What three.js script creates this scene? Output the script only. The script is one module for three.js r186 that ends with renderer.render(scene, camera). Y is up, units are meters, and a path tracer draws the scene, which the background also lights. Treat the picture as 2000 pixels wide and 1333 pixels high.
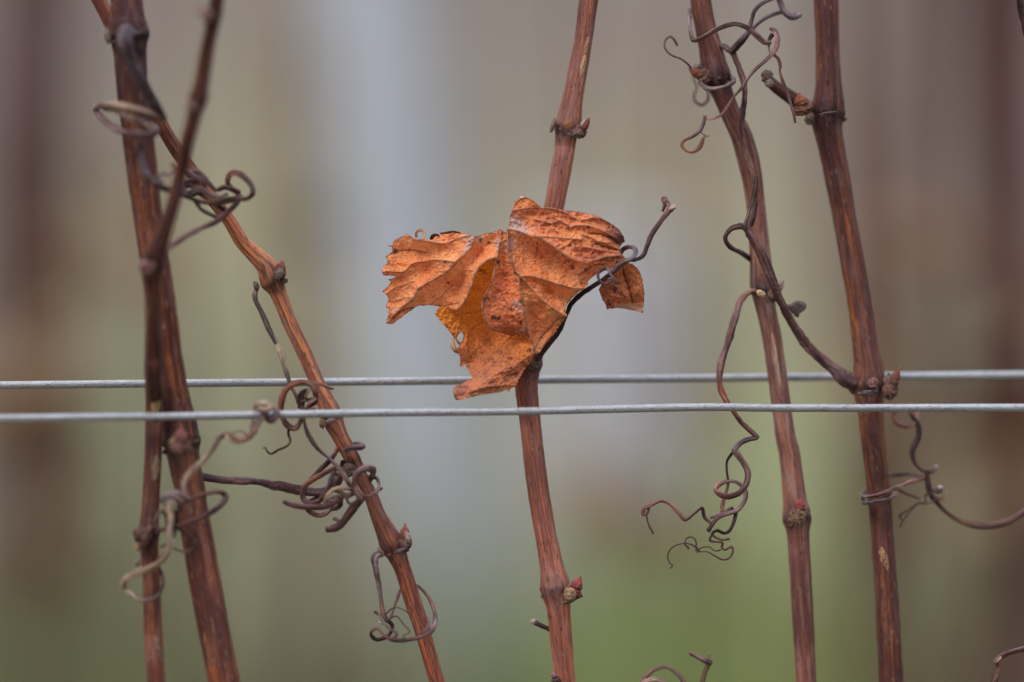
import * as THREE from 'three';
import { ImprovedNoise } from 'three/addons/math/ImprovedNoise.js';
import { mergeGeometries } from 'three/addons/utils/BufferGeometryUtils.js';

// ---------------------------------------------------------------- camera, sky, light, exposure
const scene = new THREE.Scene();
const D = 2.4, H = 1.0, PXM = 0.0002;              // focus distance, camera height, metres per picture unit at the focus distance
const camera = new THREE.PerspectiveCamera(2 * Math.atan(1333 * PXM / 2 / D) * 180 / Math.PI, 1024 / 682, 0.05, 400);
camera.position.set(0, H, D); camera.lookAt(0, H, 0);
camera.focus = D; camera.userData.fStop = 2.3;
{ // even overcast sky: brighter overhead, slightly cool
  const w = 64, h = 32, d = new Float32Array(w * h * 4);
  for (let j = 0; j < h; j++) for (let i = 0; i < w; i++) {
    const el = ((j + 0.5) / h - 0.5) * Math.PI, s = Math.max(0, Math.sin(el));
    const L = el > 0 ? 0.19 + 1.62 * Math.pow(s, 1.1) : 0.12;
    const k = (j * w + i) * 4; d[k] = L * 0.95; d[k + 1] = L * 0.99; d[k + 2] = L * 1.1; d[k + 3] = 1;
  }
  const sky = new THREE.DataTexture(d, w, h, THREE.RGBAFormat, THREE.FloatType);
  sky.mapping = THREE.EquirectangularReflectionMapping; sky.magFilter = THREE.LinearFilter; sky.needsUpdate = true;
  scene.background = sky; scene.environment = sky;
}
const sun = new THREE.DirectionalLight(0xfff1e0, 1.5);
sun.position.set(-3, 6, 5.2); sun.target.position.set(0, 1, 0); sun.castShadow = true; sun.shadow.radius = 40;
sun.shadow.mapSize.set(2048, 2048);
Object.assign(sun.shadow.camera, { left: -6, right: 6, top: 6, bottom: -6, near: 0.1, far: 30 });
scene.add(sun, sun.target);
const renderer = new THREE.WebGLRenderer({ antialias: true });
renderer.setSize(1024, 682); renderer.shadowMap.enabled = true;
renderer.toneMapping = THREE.LinearToneMapping; renderer.toneMappingExposure = 1.16;

// ---------------------------------------------------------------- helpers
const IN = new ImprovedNoise();
const noise = (x, y, z) => IN.noise(x + 31.7, y + 17.3, z + 5.1);
const fbm = (x, y, z, o = 3) => { let a = 0.5, s = 0; for (let i = 0; i < o; i++) { s += a * noise(x, y, z); x *= 2.03; y *= 2.03; z *= 2.03; a *= 0.5; } return s; };
let seed = 12345; const rnd = () => { seed = (seed * 1664525 + 1013904223) >>> 0; return seed / 4294967296; };
const clamp = (x, a = 0, b = 1) => Math.min(b, Math.max(a, x));
const sst = (a, b, x) => { const t = clamp((x - a) / (b - a)); return t * t * (3 - 2 * t); };
const mixc = (a, b, t) => [a[0] + (b[0] - a[0]) * t, a[1] + (b[1] - a[1]) * t, a[2] + (b[2] - a[2]) * t];
// a place: x and y measured at the focus distance in 0.2 mm units, z in millimetres towards the viewer
const at = (px, py, zmm) => { const z = zmm / 1000, s = (D - z) / D; return new THREE.Vector3((px - 1000) * PXM * s, H - (py - 666.5) * PXM * s, z); };
const size = (w, zmm) => w * PXM * (D - zmm / 1000) / D;
const zoomed = (ox, oy, f, pts) => pts.map(p => [ox + p[0] / f, oy + p[1] / f, ...p.slice(2)]);
const used = {};
const numbered = n => { const k = used[n] = (used[n] ?? -1) + 1; return k ? `${n}_${String(k).padStart(3, '0')}` : n; };
function thing(name, label, category, origin, group) {
  const o = new THREE.Group(); o.name = numbered(name); o.position.copy(origin); o.userData = { label, category };
  if (group) o.userData.group = group;
  scene.add(o); return o;
}
function part(name, geo, mat, parent, label) {      // geo is given in world metres
  let o = parent; const off = new THREE.Vector3(); while (o && o !== scene) { off.add(o.position); o = o.parent; }
  geo.translate(-off.x, -off.y, -off.z);
  const m = new THREE.Mesh(geo, mat); m.name = name; m.castShadow = m.receiveShadow = true; parent.add(m);
  if (label) m.userData.label = label;
  return m;
}
// smooth curve through points [x, y, z, width]; returns places, radii, arc length
function path(pts, stepM = 0.0006) {
  const n = pts.length, P = pts.map(p => at(p[0], p[1], p[2])), W = pts.map(p => size(p[3], p[2]) / 2);
  const out = [], rad = [];
  const cr = (a, b, c, d, t) => 0.5 * ((2 * b) + (-a + c) * t + (2 * a - 5 * b + 4 * c - d) * t * t + (-a + 3 * b - 3 * c + d) * t * t * t);
  for (let i = 0; i < n - 1; i++) {
    const p0 = P[Math.max(0, i - 1)], p1 = P[i], p2 = P[i + 1], p3 = P[Math.min(n - 1, i + 2)];
    const w0 = W[Math.max(0, i - 1)], w1 = W[i], w2 = W[i + 1], w3 = W[Math.min(n - 1, i + 2)];
    const k = Math.max(2, Math.ceil(p1.distanceTo(p2) / stepM));
    for (let j = 0; j < k + (i === n - 2 ? 1 : 0); j++) {
      const t = j / k;
      out.push(new THREE.Vector3(cr(p0.x, p1.x, p2.x, p3.x, t), cr(p0.y, p1.y, p2.y, p3.y, t), cr(p0.z, p1.z, p2.z, p3.z, t)));
      rad.push(Math.max(0.00008, cr(w0, w1, w2, w3, t)));
    }
  }
  return { out, rad };
}
// swept tube with rounded ends; shape(theta, s) scales the radius, tint(theta, s, t) gives a linear colour
function sweep({ out, rad }, seg, shape, tint, flat = 1, vLen = 0.42) {
  const P = out.slice(), R = rad.slice();
  const d0 = P[0].clone().sub(P[1]).normalize(), dn = P[P.length - 1].clone().sub(P[P.length - 2]).normalize();
  const h0 = [], h1 = [];
  for (const a of [1.0, 0.75, 0.45]) { h0.push([P[0].clone().addScaledVector(d0, R[0] * 0.55 * a), R[0] * Math.sqrt(Math.max(0.0004, 1 - a * a))]); }
  for (const a of [0.45, 0.75, 1.0]) { const e = R.length - 1; h1.push([P[e].clone().addScaledVector(dn, R[e] * 0.55 * a), R[e] * Math.sqrt(Math.max(0.0004, 1 - a * a))]); }
  P.unshift(...h0.map(x => x[0])); R.unshift(...h0.map(x => x[1]));
  P.push(...h1.map(x => x[0])); R.push(...h1.map(x => x[1]));
  const n = P.length, pos = [], uv = [], col = [], idx = [];
  let nrm = null, prevT = null, s = 0;
  for (let i = 0; i < n; i++) {
    const T = P[Math.min(n - 1, i + 1)].clone().sub(P[Math.max(0, i - 1)]).normalize();
    if (!nrm) { nrm = new THREE.Vector3(0, 0, 1).addScaledVector(T, -T.z); if (nrm.lengthSq() < 0.01) nrm.set(1, 0, 0).addScaledVector(T, -T.x); nrm.normalize(); }
    else { const q = new THREE.Quaternion().setFromUnitVectors(prevT, T); nrm.applyQuaternion(q); nrm.addScaledVector(T, -nrm.dot(T)).normalize(); s += P[i].distanceTo(P[i - 1]); }
    prevT = T;
    const B = new THREE.Vector3().crossVectors(T, nrm);
    for (let j = 0; j <= seg; j++) {
      const th = j / seg * Math.PI * 2, r = R[i] * (shape ? shape(th % (Math.PI * 2), s) : 1);
      const c = Math.cos(th) * r * flat, b = Math.sin(th) * r;
      pos.push(P[i].x + nrm.x * c + B.x * b, P[i].y + nrm.y * c + B.y * b, P[i].z + nrm.z * c + B.z * b);
      uv.push(j / seg, s / vLen);
      if (tint) col.push(...tint(th, s, i / (n - 1)));
    }
  }
  for (let i = 0; i < n - 1; i++) for (let j = 0; j < seg; j++) { const a = i * (seg + 1) + j, b = a + seg + 1; idx.push(a, a + 1, b, b, a + 1, b + 1); }
  const g = new THREE.BufferGeometry();
  g.setAttribute('position', new THREE.Float32BufferAttribute(pos, 3)); g.setAttribute('uv', new THREE.Float32BufferAttribute(uv, 2));
  if (tint) g.setAttribute('color', new THREE.Float32BufferAttribute(col, 3));
  g.setIndex(idx); g.computeVertexNormals();
  const N = g.attributes.normal;                     // close the seam
  for (let i = 0; i < n; i++) { const a = i * (seg + 1), b = a + seg; const v = new THREE.Vector3(N.getX(a) + N.getX(b), N.getY(a) + N.getY(b), N.getZ(a) + N.getZ(b)).normalize(); N.setXYZ(a, v.x, v.y, v.z); N.setXYZ(b, v.x, v.y, v.z); }
  return g;
}
// lumpy rounded body for nodes, scars and buds
function lump(px, py, z, w, h, dpt, rot, tint, amp = 0.18, freq = 2.2, pow = 1) {
  const g = new THREE.SphereGeometry(1, 28, 20), p = g.attributes.position, c = at(px, py, z), col = [];
  const a = size(w, z) / 2, b = size(h, z) / 2, d = size(dpt, z) / 2, cs = Math.cos(rot), sn = Math.sin(rot);
  for (let i = 0; i < p.count; i++) {
    let x = p.getX(i), y = p.getY(i), zz = p.getZ(i);
    const k = 1 + amp * fbm(x * freq + px, y * freq + py, zz * freq, 3) * 2;
    col.push(...tint(x, y, zz));
    if (pow !== 1) { const t = (y + 1) / 2, q = y > 0 ? Math.pow(1 - y * 0.9, pow) : 1; x *= q; zz *= q; }
    x *= a * k; y *= b * k; zz *= d * k;
    p.setXYZ(i, c.x + x * cs - y * sn, c.y + x * sn + y * cs, c.z + zz);
  }
  g.setAttribute('color', new THREE.Float32BufferAttribute(col, 3)); g.computeVertexNormals(); return g;
}
const speck = (a, b, f = 6, c = [0.03, 0.018, 0.016]) => (x, y, z) => { const t = fbm(x * f, y * f, z * f + a[0] * 50, 3); return mixc(mixc(a, b, clamp(0.5 + t * 1.6)), c, sst(0.12, 0.3, noise(x * f * 1.7 + 9, y * f * 1.7, z * f * 1.7)) * 0.8); };

// ---------------------------------------------------------------- materials
function canvasless(w, h, fn, srgb) {
  const d = new Uint8Array(w * h * 4);
  for (let j = 0; j < h; j++) for (let i = 0; i < w; i++) { const c = fn(i / w, j / h), k = (j * w + i) * 4; for (let q = 0; q < 3; q++) { let x = clamp(c[q]); if (srgb) x = x <= 0.0031308 ? 12.92 * x : 1.055 * Math.pow(x, 1 / 2.4) - 0.055; d[k + q] = Math.round(255 * x); } d[k + 3] = 255; }
  const t = new THREE.DataTexture(d, w, h, THREE.RGBAFormat); t.wrapS = t.wrapT = THREE.RepeatWrapping; t.magFilter = THREE.LinearFilter; t.minFilter = THREE.LinearMipmapLinearFilter; t.generateMipmaps = true;
  if (srgb) t.colorSpace = THREE.SRGBColorSpace; t.needsUpdate = true; return t;
}
// bark: u goes round the cane, v along it (0.42 m); fibres run along the cane
const fib = (u, v, R, fv, o) => { const a = u * Math.PI * 2; return noise(Math.cos(a) * R + o, Math.sin(a) * R + o * 1.7, v * fv + o); };
function barkSet(o, pal) {
  const W = 256, Hh = 1400, hgt = new Float32Array(W * Hh);
  const map = canvasless(W, Hh, (u, v) => {
    const broad = fib(u, v, 1.1, 7, o), patch = fib(u, v, 1.6, 22, o + 3), str = fib(u, v, 5, 4.5, o + 7), fine = fib(u, v, 12, 9, o + 11), hair = fib(u, v, 26, 60, o + 19);
    const spot = fib(u, v, 9, 160, o + 23), bloom = fib(u, v, 2.2, 30, o + 31), wet = fib(u, v, 7, 45, o + 37), mot = fib(u, v, 3.2, 48, o + 61) + 0.5 * fib(u, v, 7, 110, o + 67);
    let c = mixc(pal.mid, pal.warm, sst(-0.25, 0.45, broad * 0.8 + patch * 0.5 + pal.bias));
    c = mixc(c, pal.dark, sst(0.0, 0.34, str + 0.35 * fine) * 0.85);
    c = mixc(c, pal.line, sst(0.2, 0.44, Math.abs(fine) + 0.35 * hair) * 0.5);
    c = mixc(c, pal.line, sst(0.22, 0.45, wet + 0.35 * hair) * 0.45);
    c = mixc(c, pal.mot, sst(0.1, 0.32, mot + 0.25 * hair) * 0.75);
    c = mixc(c, pal.bloom, sst(0.08, 0.5, bloom + 0.35 * hair) * pal.bloomK);
    c = mixc(c, [0.02, 0.012, 0.012], sst(0.42, 0.55, spot + 0.2 * hair) * 0.8);
    c = mixc(c, [0.42, 0.3, 0.22], sst(0.5, 0.62, fib(u, v, 8, 110, o + 53) + 0.15 * hair) * 0.35);
    const g = 1 + 0.3 * hair; 
    hgt[Math.round(v * Hh) * W + Math.round(u * W)] = 0.5 + 0.35 * str + 0.3 * fine + 0.25 * hair;
    return [c[0] * g, c[1] * g, c[2] * g];
  }, true);
  const bump = canvasless(W, Hh, (u, v) => { const x = hgt[Math.round(v * Hh) * W + Math.round(u * W)]; return [x, x, x]; });
  return new THREE.MeshPhysicalMaterial({ map, bumpMap: bump, bumpScale: 0.00025, roughness: 0.52, specularIntensity: 0.35, vertexColors: true });
}
const BARK = {
  red: { mid: [0.095, 0.034, 0.025], warm: [0.22, 0.075, 0.03], dark: [0.065, 0.022, 0.02], line: [0.025, 0.011, 0.012], bloom: [0.16, 0.085, 0.085], bloomK: 0.35, bias: -0.08, mot: [0.055, 0.024, 0.027] },
  orange: { mid: [0.32, 0.115, 0.072], warm: [0.7, 0.25, 0.095], dark: [0.31, 0.11, 0.07], line: [0.075, 0.034, 0.038], bloom: [0.38, 0.21, 0.18], bloomK: 0.4, bias: 0.1, mot: [0.13, 0.06, 0.062] },
  rosy: { mid: [0.29, 0.115, 0.082], warm: [0.45, 0.165, 0.085], dark: [0.2, 0.075, 0.06], line: [0.075, 0.032, 0.035], bloom: [0.37, 0.215, 0.185], bloomK: 0.45, bias: 0, mot: [0.2, 0.095, 0.09] },
  mauve: { mid: [0.225, 0.1, 0.078], warm: [0.34, 0.15, 0.095], dark: [0.145, 0.063, 0.053], line: [0.065, 0.032, 0.036], bloom: [0.36, 0.24, 0.215], bloomK: 0.5, bias: -0.03, mot: [0.14, 0.072, 0.07] },
  dark: { mid: [0.105, 0.04, 0.031], warm: [0.22, 0.08, 0.034], dark: [0.068, 0.026, 0.025], line: [0.025, 0.012, 0.014], bloom: [0.17, 0.095, 0.092], bloomK: 0.32, bias: -0.05, mot: [0.06, 0.027, 0.03] },
};
const BM = { A: barkSet(2.1, BARK.red), B: barkSet(8.3, BARK.red), C: barkSet(14.9, BARK.orange), D: barkSet(20.7, BARK.rosy), E: barkSet(27.2, BARK.mauve), F: barkSet(33.6, BARK.dark) };
const VM = new THREE.MeshPhysicalMaterial({ vertexColors: true, roughness: 0.6, specularIntensity: 0.45 });
const roughVM = new THREE.MeshPhysicalMaterial({ vertexColors: true, roughness: 0.9, specularIntensity: 0.3 });

const PURPLE = [0.13, 0.06, 0.057], DARKP = [0.055, 0.027, 0.027], RED = [0.27, 0.09, 0.055], TAN = [0.36, 0.245, 0.175], GREY = [0.19, 0.13, 0.125], PINK = [0.31, 0.14, 0.115], BROWN = [0.18, 0.095, 0.065], BLUE = [0.12, 0.09, 0.103];
let strandNo = 0;
function strandGeo(pts, cols, o = {}) {
  const id = ++strandNo * 3.37, n = cols.length - 1, f = 1 + 0.35 * (o.flat || 0);
  const P = path(pts, 0.0004);
  return sweep(P, 16, (th, s) => 1 + 0.15 * Math.cos(2 * th + s * 170 + id + 3 * noise(s * 60, id, 2)) + 0.07 * Math.cos(5 * th + s * 60 + id) + 0.3 * noise(s * 120, id, 7) + 0.14 * noise(s * 300, id, Math.cos(th)) + 0.11 * noise(s * 1000, id + 4, Math.sin(th) * 1.5),
    (th, s, t) => {
      const k = clamp(t * n, 0, n - 1e-6), i = Math.floor(k); let c = n ? mixc(cols[i], cols[i + 1], k - i) : cols[0];
      const m = fbm(Math.cos(th) * 1.3 + id, Math.sin(th) * 1.3, s * 110, 3), l = noise(Math.cos(th) * 4, Math.sin(th) * 4 + id, s * 70);
      const h = noise(Math.cos(th) * 5 + id, Math.sin(th) * 5, s * 110) + 0.6 * noise(Math.cos(th) * 3 + id, Math.sin(th) * 3, s * 900), g = 1 + 0.75 * h;
      c = mixc(c, [c[0] * 0.35, c[1] * 0.32, c[2] * 0.34], sst(-0.05, 0.4, m + 0.6 * l)); c = mixc(c, [c[0] * 1.7 + 0.03, c[1] * 1.7 + 0.02, c[2] * 1.6 + 0.02], sst(0.05, 0.45, -m + 0.3 * h) * 0.55);
      c = [c[0] * g * 0.84, c[1] * g * 0.82, c[2] * g * 0.82];
      return c;
    }, o.flat ? 1 - o.flat : 1);
}
// a tendril: the first strand is the part, the others hang on it
function tendrilThing(label, strands, group = 'dry curled tendrils of the vine') {
  const p0 = strands[0].p[0]; const t = thing('tendril', label, 'tendril', at(p0[0], p0[1], p0[2]), group);
  strands.forEach((s, i) => part(s.n || (i ? 'coil' : 'stem'), strandGeo(s.p, s.c, s), VM, t, s.l));
  return t;
}
function tendrilPart(parent, label, strands) {
  const m = part('tendril', strandGeo(strands[0].p, strands[0].c, strands[0]), VM, parent, label);
  for (const s of strands.slice(1)) part(s.n || 'coil', strandGeo(s.p, s.c, s), VM, m, s.l);
  return m;
}
const Zp = (ox, oy, f) => (...pts) => zoomed(ox, oy, f, pts.map(p => [p[0], p[1], p[2], p[3] / f]));

// ---------------------------------------------------------------- setting: hillside, rows behind
function hillY(x, z) { const d = -z - 3.2; let y = d > 0 ? 0.2 * d * sst(0, 1.5, d) : 0; if (z < -60) y = 0.2 * 56.8 + (-z - 60) * 0.02; return y + 0.04 * noise(x * 0.4, z * 0.4, 0) + 0.015 * noise(x * 1.7, z * 1.7, 3); }
{
  const xs = [], zs = [];
  for (let i = -60; i <= 60; i++) xs.push(Math.sign(i) * Math.pow(Math.abs(i) / 60, 2.2) * 150);
  for (let j = 0; j <= 150; j++) zs.push(8 - Math.pow(j / 150, 1.9) * 230);
  const pos = [], col = [], idx = [];
  for (const z of zs) for (const x of xs) {
    pos.push(x, hillY(x, z), z);
    const soil = [0.116, 0.092, 0.078], olive = [0.19, 0.176, 0.088], lush = [0.17, 0.215, 0.075], bare = [0.115, 0.097, 0.068], moss = [0.095, 0.112, 0.046];
    const n = fbm(x * 0.9, z * 0.5, 1, 3), m = fbm(x * 2.3, z * 1.9, 7, 2);
    const spot = (x0, z0, rx, rz) => Math.exp(-(((x - x0) / rx) ** 2) - ((z - z0) / rz) ** 2);
    const low = sst(-11, -7, z);
    let c = mixc(soil, bare, clamp(low * 0.9 + n * 0.5));
    c = mixc(c, olive, clamp(spot(-0.5, -9.6, 0.26, 2.6) + 0.45 * spot(0.5, -9.5, 0.3, 2) + 0.55 * spot(0.15, -9.0, 0.3, 1.6) + 0.3 * n));
    c = mixc(c, lush, clamp(0.85 * spot(0.3, -6.4, 0.38, 1.5)));
    c = mixc(c, moss, clamp(spot(-0.72, -6.9, 0.18, 1.8) + 0.5 * spot(-0.45, -6.9, 0.16, 1.3)));
    c = mixc(c, [0.13, 0.125, 0.105], clamp(0.9 * spot(0.0, -6.9, 0.13, 1.6)));
    const k = 1 + 0.5 * m; c = [c[0] * k, c[1] * k, c[2] * k];
    col.push(...c);
  }
  const w = xs.length;
  for (let j = 0; j < zs.length - 1; j++) for (let i = 0; i < w - 1; i++) { const a = j * w + i; idx.push(a, a + w + 1, a + w, a, a + 1, a + w + 1); }
  const g = new THREE.BufferGeometry();
  g.setAttribute('position', new THREE.Float32BufferAttribute(pos, 3)); g.setAttribute('color', new THREE.Float32BufferAttribute(col, 3)); g.setIndex(idx); g.computeVertexNormals();
  const m = part('hillside', g, new THREE.MeshStandardMaterial({ vertexColors: true, roughness: 1, side: THREE.DoubleSide }), scene); m.userData = { kind: 'structure' };
}
// a spot behind the row: picture x at distance behind focus
const bx = (px, z) => (px - 1000) * PXM * (D - z) / D, by = (py, z) => H - (py - 666.5) * PXM * (D - z) / D;
function farTube(pts, seg = 8, tint) {               // pts in world metres with radius
  const out = [], rad = []; const c = new THREE.CatmullRomCurve3(pts.map(p => new THREE.Vector3(p[0], p[1], p[2])));
  const n = pts.length * 8; for (let i = 0; i <= n; i++) { out.push(c.getPoint(i / n)); const k = i / n * (pts.length - 1), a = Math.min(pts.length - 2, Math.floor(k)); rad.push(pts[a][3] + (pts[a + 1][3] - pts[a][3]) * (k - a)); }
  return sweep({ out, rad }, seg, (th, s) => 1 + 0.12 * noise(Math.cos(th) * 1.5, Math.sin(th) * 1.5, s * 14), tint);
}
const farCol = (a, b) => (th, s) => mixc(a, b, clamp(0.5 + 1.4 * noise(Math.cos(th) * 2, Math.sin(th) * 2 + a[0] * 90, s * 9)));
const farLeafMat = [[0.26, 0.13, 0.06], [0.2, 0.12, 0.075], [0.32, 0.22, 0.14]].map(c => new THREE.MeshPhysicalMaterial({ color: new THREE.Color().setRGB(...c), roughness: 0.95, specularIntensity: 0.3, transmission: 0.2, thickness: 0, side: THREE.DoubleSide }));
function farVine(label, px, z, canes, group) {
  const x = bx(px, z), y0 = hillY(x, z);
  const t = thing('vine', label, 'vine', new THREE.Vector3(x, y0, z), group);
  const cor = Math.max(y0 + 0.55, 0.62);
  part('trunk', farTube([[x, y0 - 0.05, z, 0.03], [x + 0.02, y0 + 0.25, z, 0.024], [x - 0.01, cor - 0.06, z, 0.022], [x, cor, z, 0.026]], 10, farCol([0.07, 0.05, 0.042], [0.13, 0.1, 0.085])), roughVM, t);
  const cx = canes.map(c => bx(c[0], z)); const lo = Math.min(x, ...cx) - 0.02, hi = Math.max(x, ...cx) + 0.02;
  part('arm', farTube([[lo, cor + 0.01, z, 0.012], [(lo + x) / 2, cor - 0.005, z, 0.015], [x, cor, z, 0.018], [(hi + x) / 2, cor + 0.006, z, 0.015], [hi, cor, z, 0.012]], 10, farCol([0.07, 0.05, 0.042], [0.12, 0.09, 0.08])), roughVM, t);
  canes.forEach(([cpx, tilt], i) => {                 // a few withered leaves
    for (let q = 0; q < 2; q++) {
      if (rnd() < 0.35) continue;
      const L = 0.022 + 0.022 * rnd(), g = new THREE.CircleGeometry(L, 30), p = g.attributes.position, f = rnd() * 6;
      for (let k = 1; k < p.count; k++) { const X = p.getX(k), Y = p.getY(k), a = Math.atan2(Y, X), w = 0.72 + 0.28 * Math.cos(5 * a) + 0.06 * Math.cos(17 * a); p.setXYZ(k, X * w, Y * w, 0.4 * L * Math.sin(a * 2 + f) * w); }
      g.rotateX((rnd() - 0.5) * 2); g.rotateY(rnd() * 6); g.computeVertexNormals();
      const v = 0.3 + 0.75 * rnd(), y = by(1150 * v, z); g.translate(bx(cpx, z) + tilt * (y - cor) / 0.9 + (rnd() - 0.5) * 0.05, y, z + 0.03 + 0.05 * rnd());
      part('dead_leaf', g, farLeafMat[Math.floor(rnd() * 3)], t);
    }
  });
  canes.forEach(([cpx, tilt, r, col], i) => {
    const b = bx(cpx, z), top = by(-140, z) + 0.12 * rnd(), dz = (rnd() - 0.5) * 0.12;
    part('cane', farTube([[b, cor, z, r * 1.15], [b + tilt * 0.3 + 0.01 * rnd(), cor + (top - cor) * 0.35, z + dz * 0.5, r * 1.05], [b + tilt * 0.62 - 0.01 * rnd(), cor + (top - cor) * 0.7, z + dz, r], [b + tilt, top, z + dz, r * 0.8]], 7,
      farCol(...(col || [[0.12, 0.05, 0.045], [0.2, 0.1, 0.085]]))), roughVM, t);
  });
  return t;
}
function farPost(label, px, z, r, top, cols, lean = 0) {
  const x = bx(px, z), y0 = hillY(x, z);
  const t = thing('vineyard_post', label, 'post', new THREE.Vector3(x, y0, z), 'posts of the rows behind');
  const g = new THREE.CylinderGeometry(r, r, top - y0 + 0.3, 40, 60), p = g.attributes.position, col = [];
  g.translate(x, (top + y0 - 0.3) / 2, z);
  for (let i = 0; i < p.count; i++) {
    const y = p.getY(i); p.setX(i, p.getX(i) + lean * (y - y0));
    const n = fbm(p.getX(i) * 20, y * 5, p.getZ(i) * 20, 3);
    let c = mixc(cols[0], cols[1], clamp(0.5 + n)); c = mixc(c, cols[2], sst(cols[3] + 0.2, cols[3] - 0.12, y + n * 0.12)); col.push(...c);
  }
  g.setAttribute('color', new THREE.Float32BufferAttribute(col, 3)); g.computeVertexNormals();
  part('shaft', g, roughVM, t);
  const cap = new THREE.CylinderGeometry(r * 0.9, r + 0.003, 0.02, 40); cap.translate(x + lean * (top - y0), top + 0.01, z);
  part('cap', cap, new THREE.MeshStandardMaterial({ color: new THREE.Color().setRGB(...cols[1]), roughness: 0.8 }), t);
}
farPost('pale blue-grey post out of focus behind, left of the dry leaf', 1105, -2.05, 0.043, 1.75, [[0.38, 0.415, 0.47], [0.45, 0.485, 0.54], [0.2, 0.22, 0.13], 0.8], -0.115);
farPost('pale grey post farther off, blurred behind the cane that holds the leaf', 1180, -3.6, 0.075, 1.09, [[0.4, 0.42, 0.46], [0.48, 0.5, 0.54], [0.22, 0.24, 0.15], 0.78], 0.01);
const G2 = 'blurred vines of the row behind';
const dk = [[0.1, 0.05, 0.047], [0.16, 0.085, 0.08]];
farVine('blurred dark reddish vine behind the far left edge', 100, -2.0, [[-10, 0.02, 0.006, dk], [30, -0.01, 0.006, dk], [100, -0.02, 0.006, dk], [10, 0.03, 0.006, dk], [60, 0.03, 0.006, dk], [75, 0.0, 0.006, dk], [130, 0.01, 0.006, dk], [190, -0.03, 0.006, dk], [-50, 0.02, 0.006, dk]], G2);
farVine('blurred brown vine behind the slanting orange-brown cane', 560, -2.1, [[300, 0.02, 0.004], [575, -0.01, 0.005], [600, 0.01, 0.005], [380, -0.02, 0.004]], G2);
farVine('blurred mauve vine behind the gap between the middle cane and the mauve cane', 1260, -2.1, [[1230, -0.04, 0.004], [1300, 0.02, 0.004], [1400, -0.02, 0.004]], G2);
farVine('blurred dark vine behind the gap right of the rightmost cane', 1760, -2.0, [[1700, -0.02, 0.006, dk], [1770, 0.02, 0.006, dk], [1850, 0.03, 0.006, dk], [1910, 0.02, 0.007, dk], [1985, -0.02, 0.007, dk], [2060, -0.03, 0.007, dk], [1660, -0.01, 0.007, dk], [1710, 0.02, 0.007, dk], [1750, 0.01, 0.007, dk], [1790, -0.01, 0.006, dk], [1930, -0.02, 0.007, dk], [1965, 0.01, 0.008, dk], [2000, 0.01, 0.008, dk], [2040, 0.0, 0.008, dk]], G2);

{ // tall uncut grass at the foot of the row behind
  const pos = [], idx = [], nrm = [];
  for (let i = 0; i <= 5; i++) { const t = i / 5, w = 0.5 * (1 - t * t * 0.9); pos.push(-w, t, 0.25 * t * t, 0, t, 0.25 * t * t + 0.0006, w, t, 0.25 * t * t); }
  for (let i = 0; i < 5; i++) for (let j = 0; j < 2; j++) { const a = i * 3 + j; idx.push(a, a + 1, a + 3, a + 1, a + 4, a + 3); }
  const g = new THREE.BufferGeometry(); g.setAttribute('position', new THREE.Float32BufferAttribute(pos, 3)); g.setIndex(idx); g.computeVertexNormals();
  const GR = [0.29, 0.355, 0.135], DG = [0.185, 0.205, 0.1], DRY = [0.25, 0.225, 0.14], BR = [0.19, 0.15, 0.11];
  const clumps = [[1340, 250, -2.1, 0.87, 420, GR], [1480, 120, -1.7, 0.8, 160, GR], [1120, 160, -2.3, 0.76, 130, DG], [170, 130, -1.8, 0.86, 260, DG], [40, 120, -2.2, 0.82, 140, BR], [430, 130, -2.4, 0.84, 180, DRY], [600, 140, -2.1, 0.8, 200, BR], [850, 160, -2.0, 0.75, 160, DG], [1700, 160, -2.3, 0.82, 200, BR], [1620, 60, -2.0, 0.86, 90, [0.17, 0.12, 0.06]], [1900, 140, -2.1, 0.84, 180, BR]];
  const N = clumps.reduce((a, c) => a + c[4], 0), m = new THREE.InstancedMesh(g, new THREE.MeshPhysicalMaterial({ roughness: 1, specularIntensity: 0.2, transmission: 0.3, thickness: 0, side: THREE.DoubleSide }), N), o = new THREE.Object3D(), c = new THREE.Color();
  let k = 0;
  for (const [px, sp, z, top, n, col] of clumps) for (let i = 0; i < n; i++) {
    const zz = z + (rnd() - 0.5) * 0.5, x = bx(px + (rnd() + rnd() + rnd() - 1.5) * 1.3 * sp, zz), y0 = hillY(x, zz) - 0.02, h = (top + 0.14 * (rnd() + rnd() - 1.3)) - y0;
    o.position.set(x, y0, zz); o.rotation.set((rnd() - 0.5) * 0.16, rnd() * 6.28, (rnd() - 0.5) * 0.16); o.scale.set(0.007 + 0.006 * rnd(), h, 0.5 * h); o.updateMatrix(); m.setMatrixAt(k, o.matrix);
    const q = 0.75 + 0.5 * rnd(); c.setRGB(col[0] * q, col[1] * q, col[2] * q); m.setColorAt(k, c); k++;
  }
  m.name = 'tall_grass'; m.castShadow = m.receiveShadow = true; m.userData = { kind: 'stuff', label: 'tall uncut grass along the foot of the row behind', category: 'grass' }; scene.add(m);
}

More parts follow.
